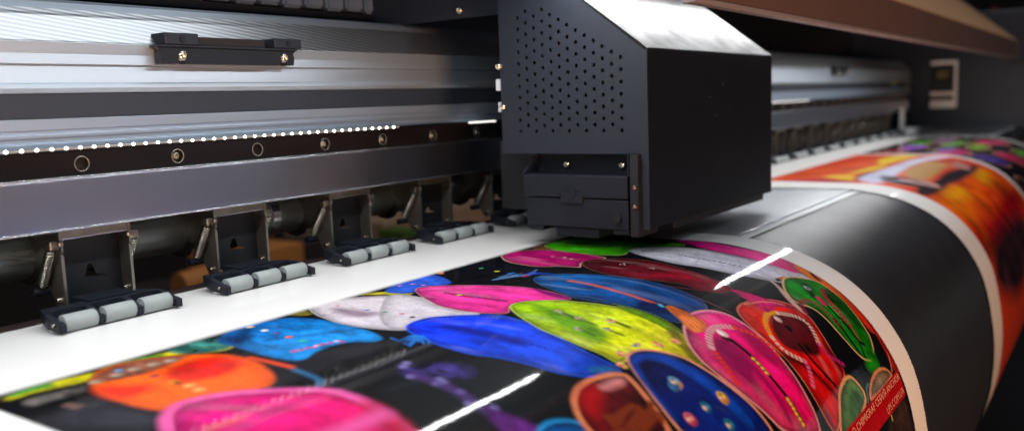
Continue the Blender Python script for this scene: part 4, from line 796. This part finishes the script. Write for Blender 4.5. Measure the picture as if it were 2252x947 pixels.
ART2=[
('p',[[1025.2,117.2],[1109.6,100.4],[1173.3,99.9],[1245.3,110.8],[1315.4,125.0],[1411.0,142.7],[1377.6,176.5],[1228.4,185.9],[1084.7,209.0],[1049.3,238.9],[1069.5,266.2],[1085.3,284.6],[1058.0,323.5],[1373.3,269.2],[1292.4,233.7],[1204.9,215.4],[1108.9,207.5],[1070.7,201.4],[1057.3,148.7]],(224,92,44),{'soft':6,'n':0.2}),
('p',[[1047.8,111.7],[1088.0,121.1],[1109.5,156.6],[1094.9,200.9],[1073.4,211.8],[1046.2,152.1],[1040.0,119.2]],(196,48,66),{'soft':5}),
('p',[[1135.5,153.9],[1172.3,163.2],[1170.6,187.8],[1119.9,200.3],[1089.3,203.4],[1114.8,178.6]],(232,190,40),{'soft':5}),
('p',[[1181.6,173.0],[1241.9,176.5],[1307.4,180.2],[1343.8,191.8],[1277.4,197.1],[1214.1,189.3]],(228,205,20),{'soft':5}),
('p',[[1448.5,154.0],[1513.5,169.0],[1537.8,193.3],[1516.7,201.5],[1433.1,192.2],[1357.3,187.7],[1338.1,178.6]],(232,200,16),{'soft':5}),
('p',[[1653.3,124.5],[1606.4,180.6],[1561.4,206.4],[1525.7,181.1],[1512.1,154.6]],(180,60,80),{'soft':5}),
('p',[[1080.6,292.2],[1192.3,292.6],[1294.4,295.5],[1442.5,294.6],[1511.2,290.7],[1516.4,310.8],[1523.5,335.3],[1507.8,370.1],[1500.7,376.8],[1190.1,406.9],[1001.5,373.5],[1049.7,331.4],[1071.5,309.8]],(228,96,12),{'soft':8,'n':0.5}),
('p',[[1405.5,297.2],[1487.4,296.8],[1477.8,310.0],[1412.4,319.4],[1359.6,315.4]],(244,172,10),{'soft':12}),
('p',[[1171.0,298.7],[1229.3,298.5],[1244.3,308.8],[1218.4,321.1],[1145.9,315.5],[1124.1,304.7]],(244,176,14),{'soft':12}),
('p',[[1084.6,302.7],[1153.4,324.5],[1161.0,345.0],[1100.8,334.7],[1067.9,315.2]],(240,130,14),{'soft':14}),
('p',[[1314.7,325.4],[1361.8,330.5],[1336.2,337.9],[1290.0,332.7]],(196,30,12),{'soft':10}),
('p',[[1381.6,339.1],[1481.2,341.6],[1504.1,361.0],[1482.4,383.0],[1365.5,423.2],[1122.9,395.4],[1122.7,371.2],[1144.0,348.2],[1247.6,349.8]],(176,16,26),{'soft':16,'n':0.5}),
('p',[[1023.7,347.8],[1103.8,348.5],[1094.9,390.4],[1002.8,395.4],[1001.5,373.5]],(196,36,14),{'soft':14,'n':0.5}),
('p',[[1108.1,374.9],[1305.6,373.1],[1474.2,381.9],[1305.1,478.0],[1062.2,428.2]],(58,30,44),{'soft':16,'n':0.8}),
('p',[[1119.9,200.3],[1186.0,193.6],[1216.0,198.6],[1248.5,210.8],[1190.1,212.8],[1147.2,205.1],[1097.2,210.3]],(50,40,60),{'soft':4}),
('p',[[1126.8,202.0],[1170.4,199.6],[1262.5,202.9],[1381.5,203.8],[1331.6,223.8],[1223.4,226.8],[1154.5,227.5],[1098.7,240.7],[1076.8,230.5],[1095.4,213.0]],(206,206,228),{'soft':4,'n':0.1}),
('p',[[1275.6,205.1],[1415.1,202.6],[1500.9,214.1],[1543.5,249.2],[1456.3,232.8],[1390.9,225.7],[1289.5,227.0],[1204.6,232.0],[1153.3,236.9],[1148.6,223.2]],(206,208,228),{'soft':4,'n':0.1}),
('p',[[1216.1,235.5],[1299.5,228.8],[1413.9,229.4],[1422.0,244.0],[1428.0,258.8],[1355.9,265.1],[1233.5,271.1],[1181.9,265.2],[1185.2,247.5]],(190,148,88),{'soft':5,'n':0.1}),
('p',[[1233.5,271.1],[1294.9,270.2],[1361.6,266.8],[1292.3,278.1],[1222.1,277.8]],(226,40,20),{'soft':5}),
('p',[[1082.7,263.5],[1110.1,273.3],[1089.2,277.3],[1069.3,270.6],[1069.1,262.1]],(226,30,24),{'soft':4}),
('p',[[1315.2,271.8],[1373.8,275.2],[1471.3,282.1],[1511.2,290.7],[1415.0,295.8],[1294.4,295.5],[1225.6,291.7],[1175.7,294.3],[1118.8,294.0],[1083.5,291.6],[1077.3,283.0],[1086.9,276.7],[1130.9,272.6],[1208.8,277.8]],(38,34,44),{'soft':4,'n':0.3}),
('p',[[1174.3,217.5],[1166.9,235.1],[1180.4,248.4],[1188.8,267.4],[1188.4,279.1],[1180.9,289.8],[1158.4,291.5],[1134.1,282.1],[1105.0,263.3],[1108.4,240.9],[1118.3,232.1]],(52,40,48),{'soft':4}),
('p',[[1148.7,242.4],[1171.0,250.3],[1187.8,261.9],[1192.1,278.4],[1182.9,288.9],[1159.0,290.2],[1146.3,277.5],[1139.3,256.6]],(214,160,146),{'soft':3,'n':0.5}),
('l',[[1125.7,237.1],[1140.2,250.8],[1155.1,264.6],[1162.4,280.3]],(170,170,195),{'w':5,'soft':3}),
('p',[[1428.0,258.8],[1480.8,261.4],[1472.8,273.5],[1453.2,286.1],[1415.2,288.9],[1413.6,276.9],[1389.7,270.1]],(205,150,140),{'soft':4,'n':0.5}),
('l',[[1413.9,229.4],[1428.7,242.8],[1469.5,252.3],[1495.6,277.2],[1493.0,288.9]],(60,50,60),{'w':4,'soft':4}),
]


rng = np.random.RandomState(3)
def vnoise(H, W, cell):
    gh, gw = int(H / cell) + 3, int(W / cell) + 3; g = rng.rand(gh, gw)
    y = np.arange(H) / cell; x = np.arange(W) / cell; yi = y.astype(int); xi = x.astype(int); fy = y - yi; fx = x - xi
    fy = (fy * fy * (3 - 2 * fy))[:, None]; fx = (fx * fx * (3 - 2 * fx))[None]
    a = g[np.ix_(yi, xi)]; b = g[np.ix_(yi, xi + 1)]; c = g[np.ix_(yi + 1, xi)]; d = g[np.ix_(yi + 1, xi + 1)]
    return (a * (1 - fx) + b * fx) * (1 - fy) + (c * (1 - fx) + d * fx) * fy - .5
def smooth_closed(p, it=2):
    p = np.array(p, float)
    for _ in range(it):
        q = np.roll(p, -1, 0); p = np.stack([.78 * p + .22 * q, .22 * p + .78 * q], 1).reshape(-1, 2)
    return p
def smooth_open(p, it=2):
    p = np.array(p, float)
    for _ in range(it):
        a, b = p[:-1], p[1:]; q = np.stack([.75 * a + .25 * b, .25 * a + .75 * b], 1).reshape(-1, 2); p = np.concatenate([p[:1], q, p[-1:]])
    return p
GN = rng.rand(64, 64) - .5
def gn(u, v):
    u = np.mod(u, 64); v = np.mod(v, 64); a = u.astype(int); b = v.astype(int); fu = u - a; fv = v - b; fu = fu * fu * (3 - 2 * fu); fv = fv * fv * (3 - 2 * fv); a1 = (a + 1) % 64; b1 = (b + 1) % 64; a %= 64; b %= 64
    return (GN[a, b] * (1 - fu) + GN[a1, b] * fu) * (1 - fv) + (GN[a, b1] * (1 - fu) + GN[a1, b1] * fu) * fv
class Canvas:
    def __init__(s, x0, x1, s0, s1, dx, ds, bgc, cell=1.):
        s.x = np.arange(x0, x1 + 1e-9, dx); s.s = np.arange(s0, s1 + 1e-9, ds); s.dx, s.ds = dx, ds
        H, W = len(s.s), len(s.x); s.c = np.ones((H, W, 3)) * np.array(bgc)
        rd = lambda c: (1 - np.abs(vnoise(H, W, c)) * 4).clip(0, 1) ** 3
        s.wr = .5 * rd(16 * cell) * (vnoise(H, W, 30 * cell) + .5) + .5 * rd(7 * cell) * (vnoise(H, W, 20 * cell) + .5)
        s.f = vnoise(H, W, 1.3) + rng.rand(H, W) - .5
        s.n = vnoise(H, W, 14 * cell) * .8 + vnoise(H, W, 5 * cell) * .6 + vnoise(H, W, 2 * cell) * .35
    def win(s, p, m):
        i0 = max(0, np.searchsorted(s.s, p[:, 1].min() - m)); i1 = min(len(s.s), np.searchsorted(s.s, p[:, 1].max() + m))
        j0 = max(0, np.searchsorted(s.x, p[:, 0].min() - m)); j1 = min(len(s.x), np.searchsorted(s.x, p[:, 0].max() + m))
        return (i0, i1, j0, j1) if i1 > i0 and j1 > j0 else None
    def segd(s, X, Y, p, closed):
        q = np.roll(p, -1, 0) if closed else p[1:]; a = p if closed else p[:-1]
        best = np.full(X.shape, 1e9); ins = np.zeros(X.shape, bool); par = np.zeros(X.shape); acc = 0.
        for (ax, ay), (bx, by) in zip(a, q):
            ex, ey = bx - ax, by - ay; l2 = ex * ex + ey * ey + 1e-9
            t = np.clip(((X - ax) * ex + (Y - ay) * ey) / l2, 0, 1); d = (X - ax - t * ex) ** 2 + (Y - ay - t * ey) ** 2
            if not closed: par = np.where(d < best, acc + t * math.sqrt(l2), par); acc += math.sqrt(l2)
            best = np.minimum(best, d)
            if closed and ay != by: ins ^= ((ay > Y) != (by > Y)) & (X < ex * (Y - ay) / (by - ay) + ax)
        return np.sqrt(best), ins, par
    def put(s, w, col, al):
        i0, i1, j0, j1 = w; s.c[i0:i1, j0:j1] = s.c[i0:i1, j0:j1] * (1 - al[..., None]) + col * al[..., None]
    def draw(s, items):
        for kind, pts, col, k in items:
            if len(pts) < (1 if kind == 'd' else 2): continue
            col = np.array(lin(col)) ** 1.12 * .92; soft = k.get('soft', .35)
            if kind == 'd':
                for q in pts:
                    q = np.array([q]); r = k['r']; w_ = s.win(q, r + soft * 2 + s.dx)
                    if not w_: continue
                    X, Y = np.meshgrid(s.x[w_[2]:w_[3]], s.s[w_[0]:w_[1]]); d = np.hypot(X - q[0, 0], Y - q[0, 1])
                    al = np.clip((r - d) / max(soft, .3) + .5, 0, 1); hl = np.clip(1 - np.hypot(X - q[0, 0] + r * .3, Y - q[0, 1] + r * .3) / r, 0, 1)
                    s.put(w_, col * (.72 + .7 * hl[..., None]), al)
                continue
            if kind == 'p':
                p = np.array(pts, float) if k.get('straight') else smooth_closed(pts)
                w_ = s.win(p, soft * 2)
                if not w_: continue
                X, Y = np.meshgrid(s.x[w_[2]:w_[3]], s.s[w_[0]:w_[1]]); d, ins, _ = s.segd(X, Y, p, True); sd = np.where(ins, d, -d)
                al = np.clip(sd / (2 * soft) + .5, 0, 1); cc = np.broadcast_to(col, X.shape + (3,)).copy()
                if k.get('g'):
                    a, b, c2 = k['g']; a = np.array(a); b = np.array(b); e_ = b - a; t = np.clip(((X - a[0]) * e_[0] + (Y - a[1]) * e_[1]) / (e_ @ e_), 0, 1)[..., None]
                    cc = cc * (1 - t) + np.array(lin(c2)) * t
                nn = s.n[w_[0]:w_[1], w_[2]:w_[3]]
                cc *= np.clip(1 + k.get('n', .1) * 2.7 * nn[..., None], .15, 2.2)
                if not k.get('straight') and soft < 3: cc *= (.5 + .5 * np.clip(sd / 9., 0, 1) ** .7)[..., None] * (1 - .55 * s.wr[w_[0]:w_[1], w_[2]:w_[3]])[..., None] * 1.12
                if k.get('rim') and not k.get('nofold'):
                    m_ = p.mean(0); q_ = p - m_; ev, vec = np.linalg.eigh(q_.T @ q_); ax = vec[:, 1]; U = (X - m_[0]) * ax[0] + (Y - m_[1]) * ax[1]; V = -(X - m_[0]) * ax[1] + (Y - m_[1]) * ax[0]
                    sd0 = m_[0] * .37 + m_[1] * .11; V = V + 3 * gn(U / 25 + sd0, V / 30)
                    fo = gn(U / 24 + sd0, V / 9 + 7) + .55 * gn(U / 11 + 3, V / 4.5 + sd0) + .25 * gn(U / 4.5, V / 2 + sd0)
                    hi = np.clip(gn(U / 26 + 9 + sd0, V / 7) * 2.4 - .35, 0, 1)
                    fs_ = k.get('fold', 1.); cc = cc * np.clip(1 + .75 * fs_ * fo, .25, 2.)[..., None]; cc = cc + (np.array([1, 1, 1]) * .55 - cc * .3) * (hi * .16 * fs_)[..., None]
                if soft < 3: cc *= (1 + .28 * s.f[w_[0]:w_[1], w_[2]:w_[3]])[..., None]
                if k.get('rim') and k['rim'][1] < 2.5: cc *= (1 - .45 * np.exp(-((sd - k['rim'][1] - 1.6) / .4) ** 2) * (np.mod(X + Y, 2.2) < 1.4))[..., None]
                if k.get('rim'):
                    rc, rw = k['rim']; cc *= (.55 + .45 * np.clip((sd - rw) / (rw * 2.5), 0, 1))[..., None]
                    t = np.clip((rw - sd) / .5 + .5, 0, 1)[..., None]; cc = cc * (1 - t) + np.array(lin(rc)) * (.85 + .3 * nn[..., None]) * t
                s.put(w_, cc, al)
            else:
                p = smooth_open(pts); wd = k['w']; w_ = s.win(p, wd + soft * 2)
                if not w_: continue
                X, Y = np.meshgrid(s.x[w_[2]:w_[3]], s.s[w_[0]:w_[1]]); d, _, par = s.segd(X, Y, p, False)
                al = np.clip((wd / 2 - d) / (2 * soft) + .5, 0, 1)
                if k.get('dash'): al = al * (.18 + .82 * (np.mod(par, k['dash'] * 1.9) < k['dash'] * 1.15))
                s.put(w_, np.broadcast_to(col, X.shape + (3,)), al)
def paper_mat(name):
    m = bpy.data.materials.new(name); m.use_nodes = True; t = m.node_tree; b = t.nodes['Principled BSDF']
    at = t.nodes.new('ShaderNodeVertexColor'); at.layer_name = 'ink'; t.links.new(at.outputs[0], b.inputs['Base Color'])
    b.inputs['Roughness'].default_value = .55; b.inputs['Specular IOR Level'].default_value = .04; b.inputs['Coat Weight'].default_value = .6; b.inputs['Coat Roughness'].default_value = .045
    tc = t.nodes.new('ShaderNodeTexCoord'); n = t.nodes.new('ShaderNodeTexNoise'); n.inputs['Scale'].default_value = 480; n.inputs['Detail'].default_value = 2; t.links.new(tc.outputs['Object'], n.inputs['Vector'])
    n2 = t.nodes.new('ShaderNodeTexNoise'); n2.inputs['Scale'].default_value = 22; t.links.new(tc.outputs['Object'], n2.inputs['Vector'])
    ad = t.nodes.new('ShaderNodeMath'); ad.operation = 'MULTIPLY_ADD'; ad.inputs[1].default_value = 4.; t.links.new(n2.outputs['Fac'], ad.inputs[0]); t.links.new(n.outputs['Fac'], ad.inputs[2])
    bp = t.nodes.new('ShaderNodeBump'); bp.inputs['Strength'].default_value = .075; bp.inputs['Distance'].default_value = .0004; t.links.new(ad.outputs[0], bp.inputs['Height']); t.links.new(bp.outputs[0], b.inputs['Coat Normal'])
    return m
GLOSSY = paper_mat('glossy_printed_film')
def sheet(name, cv, off, label):
    """cv in mm on the paper; wraps it over the platen and the apron"""
    H, W = len(cv.s), len(cv.x); s_ = cv.s / 1000; y = np.interp(s_, SS, _y); z = np.interp(s_, SS, _z)
    y = y + np.interp(s_, SS, _n[:, 0]) * off; z = z + np.interp(s_, SS, _n[:, 1]) * off
    co = np.zeros((H, W, 3), np.float32); co[..., 0] = cv.x[None] / 1000; co[..., 1] = y[:, None]; co[..., 2] = z[:, None]
    idx = np.arange(H * W).reshape(H, W); q = np.stack([idx[:-1, :-1], idx[1:, :-1], idx[1:, 1:], idx[:-1, 1:]], -1).reshape(-1, 4).astype(np.int32)
    me = bpy.data.meshes.new(name); me.vertices.add(H * W); me.vertices.foreach_set('co', co.ravel())
    me.loops.add(q.size); me.loops.foreach_set('vertex_index', q.ravel()); me.polygons.add(len(q)); me.polygons.foreach_set('loop_start', np.arange(0, q.size, 4, dtype=np.int32))
    me.update(calc_edges=True); me.polygons.foreach_set('use_smooth', np.ones(len(q), bool))
    ca = me.color_attributes.new('ink', 'FLOAT_COLOR', 'POINT'); rgba = np.ones((H * W, 4), np.float32); rgba[:, :3] = np.clip(cv.c, 0.002, .9).reshape(-1, 3); ca.data.foreach_set('color', rgba.ravel())
    o = link(name, me, GLOSSY); return tag(o, label, 'print')
WHITE = lin((232, 230, 226)); INK = (8, 9, 13)
def frame(cv, x0, x1, s0):
    i = np.searchsorted(cv.s, s0); a = np.searchsorted(cv.x, x0); b = np.searchsorted(cv.x, x1)
    return i, a, b
def finish(cv, spans, s0):
    """keep the white margins and the not yet printed part white"""
    m = np.zeros(cv.c.shape[:2])
    for x0, x1 in spans:
        fx = np.clip((cv.x - x0) / .8 + .5, 0, 1) * np.clip((x1 - cv.x) / .8 + .5, 0, 1); fs = np.clip((cv.s - s0) / 6 + .5, 0, 1)
        m = np.maximum(m, fs[:, None] * fx[None])
    cv.c = cv.c * m[..., None] + np.array(WHITE) * (1 - m[..., None])
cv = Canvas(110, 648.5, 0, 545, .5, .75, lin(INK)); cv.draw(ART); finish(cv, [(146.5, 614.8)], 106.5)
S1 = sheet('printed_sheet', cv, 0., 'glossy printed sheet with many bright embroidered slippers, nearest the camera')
def lettering(txt, x0, x1, sbase, cap, col):
    cu = bpy.data.curves.new('t', 'FONT'); cu.body = txt; cu.resolution_u = 3; tmp = bpy.data.objects.new('tmp', cu); C.objects.link(tmp)
    me = bpy.data.meshes.new_from_object(tmp.evaluated_get(bpy.context.evaluated_depsgraph_get())); bpy.data.objects.remove(tmp)
    xs = [v.co.x for v in me.vertices]; ys = [v.co.y for v in me.vertices]; X0, X1 = min(xs), max(xs); Y0, Y1 = 0, max(ys)
    for v in me.vertices:
        s = sbase - (v.co.y - Y0) / (Y1 - Y0) * cap; y, z = cross(s, .00015)
        v.co = (x0 + (v.co.x - X0) / (X1 - X0) * (x1 - x0), float(y), float(z))
    me.materials.clear(); link('lettering', me, mat('banner_lettering', lin(col), .35), S1)
lettering('KAO CHIMIGRAF СЕРИЯ ANCHOR', .4800, .6095, .3905, .0044, (226, 160, 130))
lettering('LPS.COM.UA', .5610, .6085, .4002, .0044, (220, 150, 125))
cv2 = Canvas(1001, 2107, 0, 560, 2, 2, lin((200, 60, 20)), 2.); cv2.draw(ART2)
T3 = []
rr = random.Random(5)
cols = [(196, 30, 120), (130, 60, 190), (20, 70, 190), (90, 170, 60), (150, 20, 40), (200, 190, 60), (20, 110, 170), (215, 80, 150), (70, 150, 70), (60, 40, 110)]
T3.append(('p', [[1560, 90], [2080, 90], [2080, 600], [1560, 600]], (30, 22, 34), {'straight': 1, 'soft': 1}))
fixed = [((1620, 235), (70, 22), 10, (200, 22, 120)), ((1680, 215), (55, 16), 5, (24, 66, 190)), ((1740, 150), (70, 26), -5, (150, 80, 200)), ((1620, 140), (55, 26), 0, (150, 24, 60)), ((1850, 205), (90, 20), 5, (90, 160, 70)), ((1880, 140), (90, 24), 0, (90, 160, 60)), ((1960, 170), (90, 22), 0, (150, 120, 150)), ((1800, 250), (80, 20), 0, (130, 170, 50)), ((1960, 255), (90, 24), 10, (205, 60, 110)), ((1650, 290), (60, 26), 20, (60, 40, 140)), ((1800, 310), (70, 24), 20, (190, 20, 90)), ((1950, 320), (80, 24), 10, (100, 160, 60)), ((1640, 370), (60, 30), 20, (40, 26, 50)), ((1800, 390), (70, 30), 20, (160, 20, 50))]
for (cx, cy), (ra, rb), rot, col in fixed:
    pp = []
    for k in range(16):
        an = 2 * math.pi * k / 16; u, v = ra * math.cos(an), rb * math.sin(an); r0 = math.radians(rot); pp.append([cx + u * math.cos(r0) - v * math.sin(r0), cy + u * math.sin(r0) + v * math.cos(r0)])
    T3.append(('p', pp, col, {'soft': 1.5, 'n': .2, 'rim': ((200, 140, 110), 3)}))
cv2.draw(T3); finish(cv2, [(1070, 1540), (1562, 2076)], 100)
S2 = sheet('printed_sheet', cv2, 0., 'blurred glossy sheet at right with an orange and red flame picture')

# ---------------------------------------------------------------- what shows of the room
struct(box('floor', -6, 12, -5, 8, -1.02, -1.0, mat('dark_floor', (.035, .033, .038), .5, 0, .3, 3)))
struct(box('background_wall', -6, 14, 3.6, 3.7, -1.0, 3.0, mat('dark_brown_wall', (.045, .030, .026), .7, 0, .4, 2)))
struct(box('side_wall', 9.5, 9.6, -5, 3.6, -1.0, 3.0, mat('dark_grey_wall', (.040, .042, .050), .7, 0, .3, 2)))
def rollobj(name, p0, p1, r, m, label, cat):
    bm = bmesh.new(); tube(bm, [p0, p1], r, 28); o = from_bm(name, bm, m, None, smooth=True); tag(o, label, cat)
    md = o.modifiers.new('e', 'EDGE_SPLIT'); md.split_angle = math.radians(50); return o
ORG = mat('orange_card', (.75, .26, .06), .6, 0, .2, 6); SAND = mat('sand_card', (.50, .30, .18), .6, 0, .2, 6)
# seen blurred below the feed shaft, behind the printer
rollobj('paper_roll', (1.045, 1.60, -.248), (1.16, 1.60, -.240), .030, ORG, 'orange paper roll glowing behind the spring of the second roller unit', 'roll')
DKB = mat('dark_brown_card', (.05, .03, .025), .7, 0, .2, 6)
tag(box('cardboard_box', .95, 1.20, 1.5, 1.9, -.999, -.284, DKB, None, .004), 'dark brown box carrying the orange paper roll', 'box')
tag(box('cardboard_box', 1.27, 1.385, 1.6, 1.9, -.999, -.205, ORG, None, .004), 'orange cardboard box behind the gap between second and third roller units', 'box')
tag(box('cardboard_box', 1.40, 1.60, 1.75, 1.9, -.999, -.24, DKB, None, .004), 'dark brown box right of the orange box behind the rollers', 'box')
tag(box('cardboard_box', 1.66, 2.26, 1.6, 2.0, -.999, -.195, SAND, None, .004), 'sand coloured cardboard box behind the gap right of the third roller unit', 'box')
tag(box('cardboard_box', 1.76, 2.20, 1.5, 1.59, -.999, -.275, ORG, None, .004), 'orange cardboard box in front of the sand coloured box', 'box')
tag(box('cardboard_box', 2.36, 3.0, 1.6, 2.0, -.999, -.17, SAND, None, .004), 'pale brown cardboard box behind the fourth and fifth roller units', 'box')
tag(box('green_bin', 1.585, 1.65, 1.46, 1.55, -.999, -.20, mat('green_bin', (.10, .16, .02), .6), None, .003), 'small dark green bin blurred behind the gap right of the third roller unit', 'bin')
rk = thing('ink_rack', 'dark rack with a small red ink bottle far behind at the top right corner', 'rack', (6.6, .7, .45))
bm = bmesh.new(); B(bm, -.3, .3, .0, .5, -1.4, -.02); B(bm, -.3, .3, .45, .5, -.02, .6); from_bm('rack_body', bm, NAVY, rk)
bm = bmesh.new(); tube(bm, [(-.1, .05, 0), (-.1, .05, .10), (-.1, .05, .12), (-.1, .05, .15)], [.045, .045, .02, .02], 20); from_bm('red_bottle', bm, mat('red_ink_bottle', (.6, .05, .03), .3), rk, smooth=True)
bm = bmesh.new(); tube(bm, [(-.1, .18, 0), (-.1, .18, .10), (-.1, .18, .12), (-.1, .18, .15)], [.045, .045, .02, .02], 20); from_bm('grey_bottle', bm, mat('grey_ink_bottle', (.25, .22, .22), .3), rk, smooth=True)
bm = bmesh.new(); tube(bm, [(-.1, .31, 0), (-.1, .31, .10), (-.1, .31, .12), (-.1, .31, .15)], [.045, .045, .02, .02], 20); from_bm('grey_bottle', bm, mat('dark_ink_bottle', (.12, .10, .10), .3), rk, smooth=True)

bpy.context.view_layer.update()
